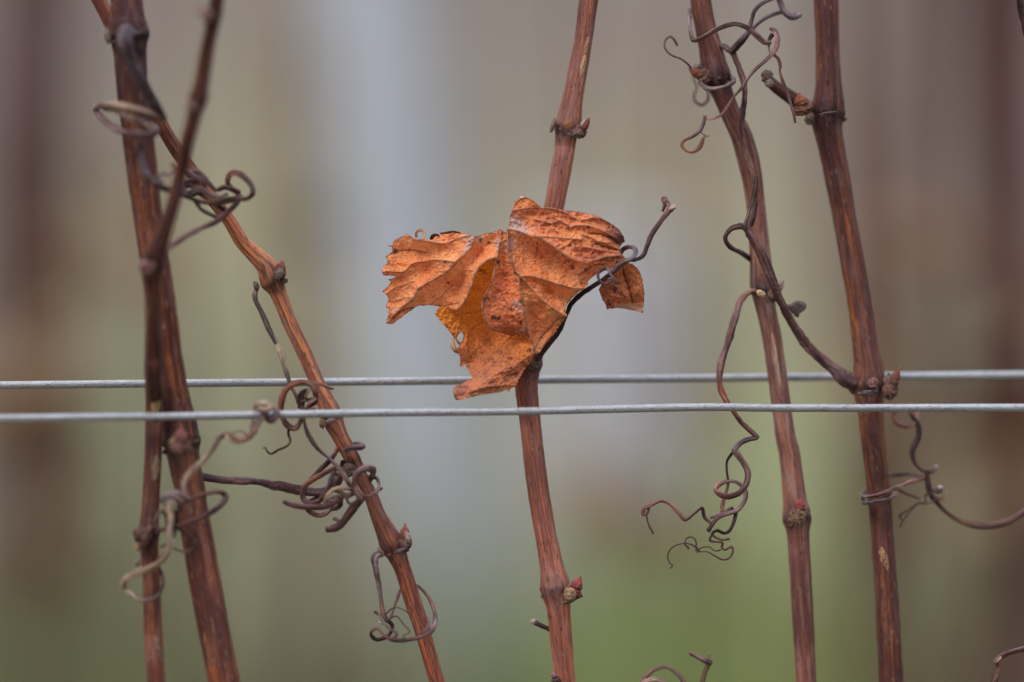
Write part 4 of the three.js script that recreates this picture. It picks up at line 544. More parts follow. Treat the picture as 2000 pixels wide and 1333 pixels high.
  tendrilThing('stout tendril looped round the slanting cane, its tail hooking down left below the tangle', [
    { n: 'stem', p: K4([690, 1225, 14, 80], [780, 1222, 15, 84], [865, 1175, 16, 86], [940, 1085, 18, 92], [1010, 985, 20, 100], [1100, 880, 22, 104], [1170, 805, 24, 104]), c: [[0.13, 0.085, 0.085], PURPLE, [0.13, 0.075, 0.07], PURPLE, [0.07, 0.042, 0.042], BROWN] },
    { n: 'coil', p: K4([1170, 800, 24, 96], [1105, 730, 24, 96], [1065, 620, 24, 92], [1085, 500, 25, 92], [1150, 415, 26, 96], [1240, 385, 26, 98], [1310, 410, 22, 98], [1325, 460, 12, 84], [1290, 505, 2, 66], [1240, 520, -8, 60]), c: [[0.17, 0.11, 0.12], PURPLE, [0.17, 0.11, 0.12], PURPLE, [0.34, 0.24, 0.2], [0.12, 0.065, 0.055], DARKP, DARKP], l: 'thick loop over the front of the slanting cane' },
    { n: 'coil', p: K4([1280, 570, -4, 46], [1310, 520, 2, 44], [1355, 512, 6, 46], [1398, 570, 10, 50], [1402, 650, 14, 54], [1345, 735, 20, 58], [1255, 772, 24, 56], [1175, 748, 26, 52], [1120, 690, 24, 46]), c: [DARKP, PURPLE, GREY, [0.33, 0.22, 0.2], [0.25, 0.15, 0.13], [0.2, 0.11, 0.1], BROWN], l: 'thin tan ring round the slanting cane' },
    { n: 'strand', p: K4([1385, 690, 14, 26], [1425, 680, 14, 34], [1448, 655, 14, 22]), c: [GREY, [0.1, 0.08, 0.09]] },
    { n: 'strand', p: K4([925, 1100, 12, 46], [860, 1110, 11, 48], [785, 1078, 10, 46]), c: [PURPLE, GREY, [0.2, 0.15, 0.15]] },
    { n: 'strand', p: K4([880, 1125, 10, 40], [810, 1165, 9, 42], [750, 1185, 8, 40]), c: [DARKP] }]);
  tendrilThing('short blunt tendril stub clasping the slanting cane below the lower wire', [
    { n: 'stem', p: K4([940, 150, 12, 50], [990, 118, 18, 62], [1070, 105, 20, 72], [1150, 100, 17, 76], [1185, 82, 12, 70], [1150, 52, 4, 56], [1080, 40, -4, 50], [1000, 60, -12, 40]), c: [BLUE, [0.13, 0.11, 0.13], PURPLE, [0.16, 0.095, 0.095], GREY, [0.3, 0.18, 0.14], BROWN] }]);
  const K3 = Zp(500, 720, 7.404);
  tendrilThing('thick reddish ring-shaped tendril between the two wires left of the slanting cane', [
    { n: 'coil', p: K3([870, 400, 22, 92], [850, 320, 24, 96], [800, 240, 24, 82], [720, 198, 23, 74], [620, 200, 22, 78], [510, 245, 21, 80], [420, 330, 20, 80], [375, 450, 19, 80], [362, 580, 18, 78], [378, 700, 17, 78], [430, 800, 16, 80], [510, 862, 15, 80], [585, 858, 15, 76], [630, 790, 15, 68], [650, 710, 15, 58], [660, 640, 15, 50]), c: [[0.08, 0.04, 0.045], PURPLE, BROWN, RED, [0.2, 0.075, 0.055], [0.24, 0.085, 0.05], RED, PURPLE, [0.15, 0.07, 0.055], [0.08, 0.04, 0.04], GREY], l: 'big reddish ring' },
    { n: 'strand', p: K3([790, 220, 22, 38], [850, 215, 24, 44], [930, 232, 24, 46], [1010, 262, 20, 46], [1070, 288, 12, 46], [1105, 292, 4, 40]), c: [BROWN, [0.28, 0.15, 0.1], PURPLE, GREY] },
    { n: 'strand', p: K3([650, 560, 14, 90], [655, 470, 15, 92], [650, 390, 16, 84], [700, 325, 17, 64], [755, 310, 18, 44]), c: [DARKP, PURPLE, GREY, PURPLE] },
    { n: 'strand', p: K3([760, 315, 20, 34], [735, 370, 22, 34], [715, 430, 22, 36], [780, 450, 20, 40]), c: [[0.3, 0.18, 0.13], BROWN, DARKP] },
    { n: 'strand', p: K3([690, 600, 22, 18], [740, 545, 24, 38], [800, 490, 25, 46], [858, 440, 24, 40], [810, 430, 22, 30], [720, 460, 20, 40], [660, 480, 18, 30]), c: [TAN, [0.25, 0.14, 0.11], PINK, GREY, PURPLE] },
    { n: 'strand', p: K3([860, 430, 22, 50], [850, 490, 20, 60], [790, 550, 18, 40], [720, 590, 18, 30]), c: [DARKP] },
    { n: 'coil', p: K3([620, 520, 24, 12], [660, 490, 25, 14], [740, 478, 25, 14], [790, 500, 23, 12]), c: [DARKP] },
    { n: 'strand', p: K3([840, 580, 12, 50], [780, 590, 14, 60], [720, 610, 14, 50], [660, 660, 14, 60], [700, 740, 14, 60]), c: [RED, [0.22, 0.1, 0.1], BROWN] },
    { n: 'strand', p: K3([500, 850, 14, 46], [470, 890, 14, 38], [466, 950, 14, 34], [492, 1030, 14, 30], [478, 1090, 14, 30], [410, 1142, 13, 34], [320, 1178, 13, 32], [225, 1235, 12, 32], [165, 1205, 12, 30], [130, 1145, 12, 28], [98, 1156, 12, 22]), c: [DARKP, DARKP, BROWN, DARKP, [0.08, 0.055, 0.05], [0.1, 0.075, 0.07]], l: 'thin tail below the ring' }]);
  tendrilThing('thin dark stalk drooping from the lower wire to the tangle on the slanting cane', [
    { n: 'stem', p: [...K3([670, 560, 16, 60], [680, 690, 18, 52], [700, 800, 18, 56], [735, 920, 18, 56], [795, 1030, 18, 54], [855, 1120, 18, 50], [945, 1215, 18, 44], [1040, 1290, 18, 40]), ...K4([770, 305, 18, 44], [845, 380, 19, 58], [915, 470, 20, 66], [975, 570, 21, 66], [1015, 650, 20, 60])], c: [DARKP, [0.07, 0.05, 0.045], [0.09, 0.065, 0.06], [0.1, 0.07, 0.065], GREY, [0.17, 0.1, 0.08], PURPLE] }]);
}
{
  const K7 = Zp(1280, 0, 4.3);
  tendrilThing('flattened pinkish tendril arching over the top of the mauve cane and dangling to a hook', [
    { n: 'stem', p: K7([330, 60, -28, 28], [298, 80, -22, 32], [288, 160, -14, 38], [296, 260, -6, 40], [325, 338, 0, 44], [410, 310, 3, 44], [520, 245, 4, 44], [630, 207, 4, 42], [715, 208, 4, 44], [800, 250, 4, 44], [860, 305, 4, 44], [920, 355, 4, 40], [970, 358, 4, 32]), c: [GREY, [0.25, 0.17, 0.16], [0.2, 0.14, 0.14], [0.25, 0.18, 0.18], [0.15, 0.085, 0.06], BROWN, [0.17, 0.11, 0.1], GREY, PURPLE, GREY] , flat: 0.25 },
    { n: 'strand', p: K7([345, 328, 4, 14], [430, 285, 6, 16], [530, 222, 7, 14], [640, 188, 7, 14], [720, 198, 6, 14], [800, 232, 5, 12]), c: [BROWN, GREY, DARKP] },
    { n: 'strand', p: K7([965, 240, 2, 24], [1005, 262, 4, 40], [1028, 330, 6, 48], [1005, 420, 6, 40], [935, 500, 6, 34], [850, 575, 6, 32], [782, 650, 6, 32], [728, 735, 6, 34], [660, 815, 6, 26], [612, 890, 6, 26], [555, 962, 6, 26], [475, 1000, 6, 22], [425, 990, 6, 22], [410, 962, 6, 20]), c: [[0.06, 0.03, 0.028], [0.28, 0.14, 0.135], [0.33, 0.17, 0.165], [0.22, 0.14, 0.145], PURPLE, GREY, [0.1, 0.055, 0.05], BROWN, PURPLE, PINK, [0.3, 0.22, 0.22]], flat: 0.3 },
    { n: 'strand', p: K7([418, 975, 6, 26], [402, 1040, 6, 34], [370, 1100, 6, 34], [310, 1145, 6, 28], [250, 1172, 6, 26], [222, 1208, 6, 28], [245, 1252, 6, 28], [300, 1278, 6, 28], [358, 1255, 6, 32], [392, 1200, 6, 30], [408, 1155, 6, 20], [455, 1140, 6, 10]), c: [GREY, [0.17, 0.11, 0.12], GREY, [0.3, 0.15, 0.1], [0.34, 0.16, 0.1], [0.3, 0.14, 0.09], [0.16, 0.08, 0.05], TAN], l: 'orange-brown hook at its lower end' },
    { n: 'tip', p: K7([380, 1110, 6, 8], [420, 1138, 6, 14], [455, 1140, 6, 8]), c: [PINK, BROWN] },
    { n: 'strand', p: K7([985, 290, 0, 40], [960, 330, 0, 34], [950, 360, 2, 30]), c: [[0.03, 0.016, 0.014]] },
    { n: 'strand', p: K7([955, 360, 3, 22], [955, 400, 3, 16], [960, 440, 3, 10]), c: [[0.25, 0.19, 0.22]] },
    { n: 'strand', p: K7([985, 455, 5, 22], [1030, 490, 4, 28], [1050, 545, 3, 30], [1048, 600, 2, 20], [1070, 680, 1, 24], [1105, 770, 0, 24], [1140, 880, -1, 24], [1165, 960, -1, 26], [1176, 1030, -1, 16]), c: [PINK, [0.2, 0.1, 0.07], BROWN, PURPLE, GREY, PURPLE, [0.06, 0.03, 0.025]], l: 'loose end hanging before the spur' }]);
  tendrilThing('hair-thin tendril curling left of the rusty bud on the mauve cane', [
    { n: 'stem', p: K7([300, 570, -14, 18], [270, 535, -12, 18], [215, 495, -12, 15], [130, 460, -14, 15], [82, 405, -16, 15], [82, 345, -18, 16], [120, 308, -18, 16], [155, 330, -18, 16], [185, 382, -18, 16]), c: [PURPLE, DARKP, DARKP, PURPLE, DARKP] },
    { n: 'coil', p: K7([315, 650, -40, 12], [350, 730, -44, 14], [330, 790, -44, 16], [335, 850, -44, 18], [390, 882, -44, 20], [438, 850, -44, 20], [448, 790, -44, 18], [420, 735, -42, 16]), c: [GREY, PURPLE, DARKP, DARKP, PURPLE] }]);
}
{
  const K8 = Zp(1680, 780, 4.76), z = -45;
  tendrilThing('blurred tendril sweeping in from the right edge and binding the rightmost cane', [
    { n: 'stem', p: K8([1700, 930, z, 60], [1600, 1000, z, 56], [1530, 1045, z, 54], [1460, 1095, z, 54], [1350, 1150, z, 54], [1200, 1180, z, 54], [1060, 1168, z + 2, 52], [920, 1128, z + 4, 48], [800, 1045, z + 6, 44], [720, 960, z + 8, 46], [660, 880, z + 8, 56], [640, 800, z + 8, 56], [632, 740, z + 8, 54], [630, 680, z + 8, 50]), c: [PURPLE, [0.12, 0.06, 0.06], PURPLE, [0.1, 0.05, 0.05], BROWN, PURPLE, DARKP, PURPLE] },
    { n: 'strand', p: K8([470, 125, z + 2, 36], [505, 180, z + 3, 40], [545, 250, z + 4, 46], [548, 340, z + 5, 46], [515, 420, z + 6, 44], [490, 500, z + 7, 42], [512, 590, z + 8, 40], [580, 660, z + 8, 44], [660, 672, z + 9, 44], [712, 628, z + 10, 46]), c: [RED, DARKP, [0.03, 0.015, 0.016], DARKP, [0.03, 0.015, 0.016], DARKP, PURPLE, [0.35, 0.26, 0.27]] },
    { n: 'coil', p: K8([330, 90, z, 30], [316, 160, z, 32], [355, 235, z + 2, 32], [430, 256, z + 4, 32], [500, 232, z + 4, 32], [528, 165, z + 2, 30], [520, 90, z, 28], [460, 50, z - 2, 26], [380, 50, z - 2, 26], [335, 90, z, 26]), c: [[0.25, 0.11, 0.11], RED, [0.34, 0.15, 0.145], PINK, PURPLE], l: 'small pink ring just below the lower wire' },
    { n: 'coil', p: K8([600, 725, z + 6, 34], [480, 697, z + 2, 32], [360, 702, z - 4, 32], [250, 720, z - 10, 32], [120, 800, z - 8, 32], [40, 860, z + 4, 34], [22, 905, z + 20, 36], [140, 898, z + 42, 36], [250, 860, z + 40, 36], [370, 812, z + 26, 34], [480, 768, z + 16, 34], [600, 738, z + 8, 34]), c: [GREY, [0.13, 0.09, 0.09], PURPLE, DARKP, PURPLE, GREY, PURPLE, BROWN, PINK, BROWN] },
    { n: 'coil', p: K8([22, 920, z + 18, 36], [35, 965, z + 24, 36], [150, 952, z + 44, 36], [260, 932, z + 38, 36], [325, 895, z + 16, 38], [300, 850, z - 4, 34]), c: [GREY, [0.1, 0.07, 0.07], GREY, PURPLE, GREY] },
    { n: 'strand', p: K8([340, 825, z + 6, 22], [440, 880, z + 6, 24], [560, 925, z + 6, 22]), c: [PURPLE, DARKP] },
    { n: 'coil', p: K8([690, 850, z + 10, 46], [740, 860, z + 12, 50], [745, 820, z + 14, 52]), c: [DARKP, GREY, [0.4, 0.33, 0.35]] },
    { n: 'coil', p: K8([700, 930, z + 10, 30], [770, 925, z + 12, 36], [810, 870, z + 12, 34]), c: [PURPLE, BROWN, [0.38, 0.26, 0.25]] },
    { n: 'strand', p: K8([600, 910, z + 10, 16], [650, 875, z + 12, 18], [705, 915, z + 12, 18], [660, 965, z + 12, 18], [610, 945, z + 12, 16], [640, 900, z + 14, 16]), c: [DARKP, GREY] },
    { n: 'strand', p: K8([620, 975, z + 6, 14], [545, 970, z + 6, 15], [490, 1025, z + 6, 14], [410, 1130, z + 6, 14], [378, 1195, z + 6, 13]), c: [DARKP, BROWN] },
    { n: 'strand', p: K8([540, 972, z + 4, 13], [440, 1040, z + 4, 13], [378, 1085, z + 4, 16], [395, 1120, z + 4, 12]), c: [DARKP] }]);
  const Q = Zp(1220, 760, 2.327), q = 22;
  tendrilThing('snapped twig-like tendril poking up at the bottom edge, left of the mauve cane', [
    { n: 'stem', p: Q([330, 1480, -20, 20], [345, 1380, -20, 20], [362, 1300, -20, 21], [385, 1245, -20, 24]), c: [DARKP, [0.06, 0.04, 0.035], BROWN] },
    { n: 'strand', p: Q([390, 1245, -20, 28], [345, 1226, -18, 26], [300, 1200, -16, 24]), c: [DARKP, GREY, BROWN] },
    { n: 'tip', p: Q([390, 1240, -20, 22], [384, 1205, -19, 12]), c: [TAN, GREY] }]);
  tendrilThing('arched curl of tendril rising at the bottom edge, far left of the snapped twig', [
    { n: 'stem', p: Q([20, 1450, -18, 20], [75, 1345, -20, 20], [115, 1290, -22, 20], [180, 1264, -24, 20], [232, 1290, -24, 20], [275, 1345, -24, 20], [290, 1430, -24, 20]), c: [PURPLE, BROWN, [0.2, 0.13, 0.12], PURPLE] },
    { n: 'coil', p: Q([70, 1350, -14, 18], [105, 1328, -14, 20], [145, 1322, -14, 20], [185, 1345, -14, 18], [200, 1420, -16, 18]), c: [PINK, [0.36, 0.24, 0.22], PINK] }]);
  const W = Zp(1600, 700, 2.105);
  tendrilThing('dark bent tendril in the bottom right corner', [
    { n: 'stem', p: W([690, 1480, -6, 22], [718, 1345, -6, 22], [738, 1275, -6, 22], [733, 1242, -6, 24], [772, 1216, -6, 24], [850, 1195, -6, 24], [960, 1180, -6, 26]), c: [DARKP, DARKP, BROWN, PURPLE, [0.16, 0.1, 0.11], PURPLE] },
    { n: 'joint', p: W([722, 1252, -4, 16], [735, 1242, -3, 22], [745, 1232, -4, 16]), c: [[0.3, 0.2, 0.15]] }]);
  tendrilThing('dark shoot end just showing in the top right corner', [
    { n: 'stem', p: [[1975, -160, -10, 16], [1988, -60, -10, 16], [1996, 5, -10, 16], [2008, 60, -10, 15], [2030, 150, -10, 14]], c: [DARKP] }]);
}

// ---------------------------------------------------------------- the dry leaf
const leafMat = new THREE.MeshPhysicalMaterial({ vertexColors: true, roughness: 0.72, transmission: 0.24, thickness: 0, side: THREE.DoubleSide, specularIntensity: 0.3 });
leafMat.roughness = 0.8;
function tps(pts) {                                  // thin-plate surface through [x, y, z]
  const n = pts.length, m = n + 3, A = [], U = r2 => r2 < 1e-9 ? 0 : r2 * Math.log(r2), S = 100;
  for (let i = 0; i < m; i++) A.push(new Float64Array(m + 1));
  for (let i = 0; i < n; i++) {
    for (let j = 0; j < n; j++) A[i][j] = U(((pts[i][0] - pts[j][0]) ** 2 + (pts[i][1] - pts[j][1]) ** 2) / S / S) + (i === j ? 0.01 : 0);
    A[i][n] = A[n][i] = 1; A[i][n + 1] = A[n + 1][i] = pts[i][0] / S; A[i][n + 2] = A[n + 2][i] = pts[i][1] / S; A[i][m] = pts[i][2];
  }
  for (let c = 0; c < m; c++) {
    let p = c; for (let r = c + 1; r < m; r++) if (Math.abs(A[r][c]) > Math.abs(A[p][c])) p = r; [A[c], A[p]] = [A[p], A[c]];
    for (let r = 0; r < m; r++) if (r !== c && A[r][c]) { const f = A[r][c] / A[c][c]; for (let k = c; k <= m; k++) A[r][k] -= f * A[c][k]; }
  }
  const w = A.map((r, i) => r[m] / r[i]);
  return (x, y) => { let z = w[n] + w[n + 1] * x / S + w[n + 2] * y / S; for (let i = 0; i < n; i++) z += w[i] * U(((x - pts[i][0]) ** 2 + (y - pts[i][1]) ** 2) / S / S); return z; };
}
const segD = (px, py, a, b) => { const dx = b[0] - a[0], dy = b[1] - a[1], t = clamp(((px - a[0]) * dx + (py - a[1]) * dy) / (dx * dx + dy * dy || 1)); const qx = a[0] + dx * t, qy = a[1] + dy * t; return [Math.hypot(px - qx, py - qy), qx, qy]; };
const lineD = (x, y, l) => { let d = 1e9; for (let i = 0; i < l.length - 1; i++) d = Math.min(d, segD(x, y, l[i], l[i + 1])[0]); return d; };
const inside = (x, y, p) => { let c = false; for (let i = 0, j = p.length - 1; i < p.length; j = i++) if ((p[i][1] > y) !== (p[j][1] > y) && x < (p[j][0] - p[i][0]) * (y - p[i][1]) / (p[j][1] - p[i][1]) + p[i][0]) c = !c; return c; };
const L1 = pts => zoomed(730, 430, 5.796, pts), L2c = pts => zoomed(960, 370, 5.332, pts), L3 = pts => zoomed(840, 560, 5.555, pts);
function smoothLine(l, k = 5) { const c = new THREE.SplineCurve(l.map(p => new THREE.Vector2(p[0], p[1]))); return c.getPoints((l.length - 1) * k).map(p => [p.x, p.y]); }
const mildew = [[1008, 440, 16, 20, 0.75], [1022, 448, 20, 10, 0.7], [914, 480, 9, 16, 0.7], [925, 466, 22, 7, 0.6], [972, 475, 6, 12, 0.7], [995, 478, 8, 26, 0.75], [1003, 470, 5, 22, 0.4], [1010, 595, 8, 14, 0.6], [1018, 608, 6, 10, 0.6], [1022, 648, 14, 5, 0.7], [1017, 384, 9, 6, 0.8], [945, 735, 20, 8, 0.35], [952, 752, 12, 10, 0.3], [770, 604, 8, 3, 0.6], [1000, 400, 7, 10, 0.5], [965, 455, 14, 4, 0.4]];
const blots = [[1014, 622, 3], [1018, 630, 4.5], [1003, 620, 4], [1033, 685, 6], [1008, 600, 4], [1016, 590, 4], [995, 730, 6], [1008, 728, 7], [950, 757, 4.5], [1006, 534, 6], [1008, 548, 5], [945, 585, 6], [952, 582, 6], [1104, 514, 4], [1118, 521, 6], [1114, 479, 4], [1123, 479, 3.5], [1145, 526, 5], [1136, 553, 4], [1110, 444, 5], [1148, 443, 6], [972, 512, 6], [955, 475, 5], [940, 470, 5], [797, 490, 5], [772, 491, 6], [875, 553, 5], [870, 512, 3], [966, 621, 7], [976, 623, 5], [985, 712, 5], [963, 706, 9], [975, 690, 7], [1000, 700, 5], [945, 531, 8], [1157, 480, 4], [912, 775, 4], [1205, 553, 6], [1201, 567, 7], [1188, 590, 7], [1212, 573, 5]];
function leafPatch(name, parent, o) {
  const st = o.step || 1.15, poly = o.poly, zf = tps(o.z), veins = (o.veins || []).map(v => ({ ...v, l: smoothLine(v.p) }));
  let x0 = 1e9, x1 = -1e9, y0 = 1e9, y1 = -1e9; for (const p of poly) { x0 = Math.min(x0, p[0]); x1 = Math.max(x1, p[0]); y0 = Math.min(y0, p[1]); y1 = Math.max(y1, p[1]); }
  const rag = poly.length ? (() => { const r = []; poly.forEach((a, i) => { const b = poly[(i + 1) % poly.length], L = Math.hypot(b[0] - a[0], b[1] - a[1]), k = Math.max(1, Math.round(L / 3)); for (let j = 0; j < k; j++) { const t = j / k, x = a[0] + (b[0] - a[0]) * t, y = a[1] + (b[1] - a[1]) * t, q = j ? 1.1 : 0.2; r.push([x + q * noise(x * 0.3, y * 0.3, 2) * 1.6, y + q * noise(x * 0.3, y * 0.3, 8) * 1.6]); } }); return r; })() : poly;
  const ok = (x, y) => inside(x, y, rag) && !(o.holes || []).some(h => inside(x, y, h));
  const zAt = (x, y) => {
    let z = 1.3 * zf(x, y);
    for (const v of veins) { const d = lineD(x, y, v.l); z += 1.2 * v.h * Math.exp(-d / v.w); }
    const s = o.id * 7.1, wx = x + 9 * noise(x * 0.02, y * 0.02, s), wy = y + 9 * noise(x * 0.02, y * 0.02, s + 5);
    z += 1.35 * (o.cr ?? 1) * (1.5 * (0.32 - Math.abs(noise(wx * 0.03, wy * 0.03, s))) + 0.75 * (0.3 - Math.abs(noise(wx * 0.075, wy * 0.075, s + 2))) + 0.6 * noise(wx * 0.15, wy * 0.15, s + 4) + 0.24 * noise(x * 0.3, y * 0.3, s) + 0.11 * noise(x * 0.5, y * 0.5, s + 8) + 0.4 * sst(0.1, 0, Math.min(Math.abs(noise(wx * 0.09, wy * 0.09, s + 12)), Math.abs(noise(wx * 0.11, wy * 0.11, s + 16)))));
    return z;
  };
  const nx = Math.ceil((x1 - x0) / st) + 3, ny = Math.ceil((y1 - y0) / st) + 3, inn = new Uint8Array(nx * ny);
  for (let j = 0; j < ny; j++) for (let i = 0; i < nx; i++) inn[j * nx + i] = ok(x0 - st + i * st, y0 - st + j * st) ? 1 : 0;
  const id = new Int32Array(nx * ny).fill(-1), pos = [], col = [], idx = [];
  const loops = [rag, ...(o.holes || [])].map(l => [...l, l[0]]);
  const vert = (i, j) => {
    const k = j * nx + i; if (id[k] >= 0) return id[k];
    let x = x0 - st + i * st, y = y0 - st + j * st, best = [1e9, x, y];
    for (const l of loops) for (let q = 0; q < l.length - 1; q++) { if (Math.abs(l[q][0] - x) > 14 && Math.abs(l[q + 1][0] - x) > 14) continue; const r = segD(x, y, l[q], l[q + 1]); if (r[0] < best[0]) best = r; }
    if (!inn[k]) { x = best[1]; y = best[2]; }
    const z = zAt(x, y), edge = inn[k] ? best[0] : 0, v = at(x, y, z); pos.push(v.x, v.y, v.z);
    // colour of the dry blade itself
    const s = o.id * 3.3, n1 = fbm(x * 0.02, y * 0.02, s, 3), n2 = fbm(x * 0.07, y * 0.07, s + 3, 3), n3 = fbm(x * 0.24, y * 0.24, s + 6, 3), cell = Math.min(Math.abs(noise(x * 0.13 + n2 * 2, y * 0.13, s + 9)), Math.abs(noise(x * 0.13, y * 0.13 + n2 * 2, s + 19)));
    let c = mixc(o.a, o.b, clamp(0.5 + 1.9 * n1 + 1.3 * n2));
    c = mixc(c, o.c || [0.3, 0.075, 0.035], sst(0.08, 0.45, n2 + 0.55 * n3) * 0.5);
    c = mixc(c, [c[0] * 0.5, c[1] * 0.42, c[2] * 0.5], sst(0.06, 0.0, cell) * 0.3);
    const g = 1.06 + 0.8 * n3 + 0.4 * n2; c = [c[0] * g, c[1] * g, c[2] * g];
    c = mixc(c, [0.06, 0.03, 0.03], sst(0.24, 0.4, n3 + 0.25 * n2) * 0.75);
    c = mixc(c, [0.22, 0.075, 0.055], sst(0.1, 0.34, fbm(x * 0.035, y * 0.05, s + 40, 3) + 0.3 * n3) * 0.35);
    for (const q of veins) { const d = lineD(x, y, q.l); c = mixc(c, q.col || [0.12, 0.06, 0.055], sst(q.cw || 3.2, 0.6, d) * (0.75 + n3)); }
    for (const [mx, my, rx, ry, k2] of mildew) { const q = Math.hypot((x - mx) / rx, (y - my) / ry) + n3 * 1.4 + n2; if (q < 1.3) c = mixc(c, [0.5, 0.42, 0.42], sst(1.3, 0.2, q) * k2); }
    for (const [mx, my, r] of blots) { const q = Math.hypot(x - mx, y - my) / r + n3 * 1.8 + n2 * 0.6 + 0.25; if (q < 1.25) c = mixc(c, [0.055, 0.032, 0.042], sst(1.25, 0.55, q) * 0.85); }
    c = mixc(c, o.rim || [0.16, 0.06, 0.035], sst(3.2, 0.2, edge + n3 * 4) * (o.rimK ?? 0.6));
    if (o.tint) c = o.tint(x, y, c, n2, n3);
    col.push(clamp(c[0], 0.01, 0.9), clamp(c[1], 0.008, 0.9), clamp(c[2], 0.006, 0.9));
    return id[k] = pos.length / 3 - 1;
  };
  for (let j = 0; j < ny - 1; j++) for (let i = 0; i < nx - 1; i++) {
    const k = j * nx + i, sum = inn[k] + inn[k + 1] + inn[k + nx] + inn[k + nx + 1]; if (!sum) continue;
    const a = vert(i, j), b = vert(i + 1, j), c = vert(i, j + 1), d = vert(i + 1, j + 1); idx.push(a, c, b, b, c, d);
  }
  const g = new THREE.BufferGeometry(); g.setAttribute('position', new THREE.Float32BufferAttribute(pos, 3)); g.setAttribute('color', new THREE.Float32BufferAttribute(col, 3)); g.setIndex(idx); g.computeVertexNormals();
  const m = part(name, g, leafMat, parent, o.label);
  for (const v of veins) if (v.r) {
    const P = v.l.map(([x, y], i) => [x, y, zAt(x, y) + 0.02, v.r * 0.72 * (1 - 0.55 * i / v.l.length)]);
    part('vein', sweep(path(P, 0.0006), 8, (th, s) => 1 + 0.2 * noise(s * 500, Math.cos(th), Math.sin(th)), (th, s) => mixc([0.2, 0.085, 0.05], [0.48, 0.23, 0.13], clamp(0.5 + 1.5 * noise(s * 220, 3, v.p[0][0])))), roughVM, m);
  }
  return m;
}
const leaf = thing('dry_leaf', 'crumpled orange-brown dry vine leaf hanging on the middle cane', 'leaf', at(1030, 700, 0));
const OR = [0.85, 0.275, 0.1], TN = [0.89, 0.365, 0.155], RD = [0.72, 0.225, 0.1];
const midrib = [...L2c([[165, 420], [168, 520], [185, 690], [240, 820], [295, 912], [300, 1000], [320, 1150], [340, 1290]]), ...L3([[1030, 350], [1055, 490], [1105, 640], [1128, 720]])];
// lower lobe behind the centre fold, ending in the curled tip
leafPatch('lower_lobe', leaf, { id: 1, label: 'orange lower lobe behind the centre fold, with a small hole and a curled tip', a: [0.72, 0.23, 0.07], b: [0.85, 0.3, 0.06], c: [0.42, 0.12, 0.055],
  poly: [[966, 500], [940, 512], [925, 530], [915, 556], [905, 580], [885, 600], [858, 599], [849, 614], [863, 630], [881, 652], [889, 664], [897, 675], [890, 686], [898, 696], [899, 706], [897, 716], [903, 717], [908, 711], [917, 727], [924, 739], [918, 741], [912, 744], [903, 749], [890, 755], [893, 760], [891, 768], [892, 776], [898, 782], [912, 779], [930, 774], [948, 771], [970, 768], [991, 763], [993, 768], [996, 761], [1008, 754], [1013, 742], [1024, 722], [1040, 702], [1046, 690], [1040, 640], [1010, 560], [985, 500]],
  holes: [L3([[289, 566], [300, 530], [320, 503], [348, 499], [364, 520], [360, 555], [345, 590], [326, 615]])],
  z: [[966, 500, 3], [945, 530, 0], [925, 575, -3], [900, 615, -2], [870, 612, 2], [850, 614, 4], [885, 655, 2], [960, 560, -1], [955, 620, -5], [930, 660, -4], [900, 685, 1], [975, 660, -4], [925, 735, 1], [1000, 690, 2], [1040, 690, 4], [1020, 620, -2], [950, 705, -1], [985, 712, 6], [955, 738, 7], [905, 752, 2], [892, 772, 6], [925, 758, 9], [950, 764, 7], [985, 757, 7], [1008, 752, 6], [1024, 720, 4]],
  veins: [{ p: [[905, 612], [895, 640], [892, 665]], h: 1, w: 5, cw: 2.5 }, { p: [[945, 628], [925, 640], [912, 665], [915, 690]], h: 0.8, w: 6, cw: 2.2, col: [0.3, 0.1, 0.05] }, { p: [[880, 600], [905, 612], [930, 610], [940, 605]], h: 1, w: 6, cw: 3 }, { p: [[1000, 655], [965, 690], [930, 730]], h: 1.4, w: 8, cw: 1.5, col: [0.3, 0.1, 0.06] },
    { p: [[915, 768], [930, 762], [950, 756], [975, 754], [990, 752]], h: 1.6, w: 4, cw: 2 }, { p: [[1040, 690], [1010, 712], [980, 725], [950, 745], [925, 756]], h: 1.4, w: 9, cw: 1.2 }, { p: [[1035, 705], [1010, 730], [990, 735]], h: -1.5, w: 5, cw: 3 }],
  tint: (x, y, c, n2, n3) => {
    const bot = y - 655 - (x - 900) * 0.15 + 26 * n2 + 14 * n3;                 // the lower half is duller and redder
    c = mixc(c, [0.88, 0.31, 0.02], sst(670, 605, y + n2 * 40) * 0.75 * clamp(0.9 + n3 * 2));
    c = mixc(c, mixc([0.34, 0.115, 0.07], [0.6, 0.22, 0.12], clamp(0.5 + 1.5 * n2 + n3)), sst(-10, 50, bot) * 0.75);
    if (y > 756 + (992 - x) * 0.2 + n3 * 4 && x < 995 && x > 905) c = mixc(c, [0.56, 0.31, 0.17], 0.6);
    return c;
  } });
part('curled_edge', (() => {                         // rolled margin of the tip, its open end to the left
  const P = path([[893, 767, 8, 29], [905, 766, 8, 27], [925, 764, 8, 20], [950, 763, 8, 13], [975, 761, 8, 7]], 0.0007);
  return sweep(P, 40, (th, s) => 1 + 0.16 * noise(Math.cos(th) * 2, Math.sin(th) * 2, s * 160) + 0.12 * noise(Math.cos(th) * 5, Math.sin(th) * 5, s * 420), (th, s) => { const n = noise(Math.cos(th) * 3, Math.sin(th) * 3, s * 200) + 0.7 * noise(Math.cos(th) * 7, Math.sin(th) * 7, s * 700); return mixc(mixc([0.3, 0.1, 0.085], [0.6, 0.28, 0.16], clamp(0.5 + 1.3 * n)), [0.09, 0.05, 0.05], sst(0.35, 0.6, n)); }, 0.5);
})(), leafMat, leaf);
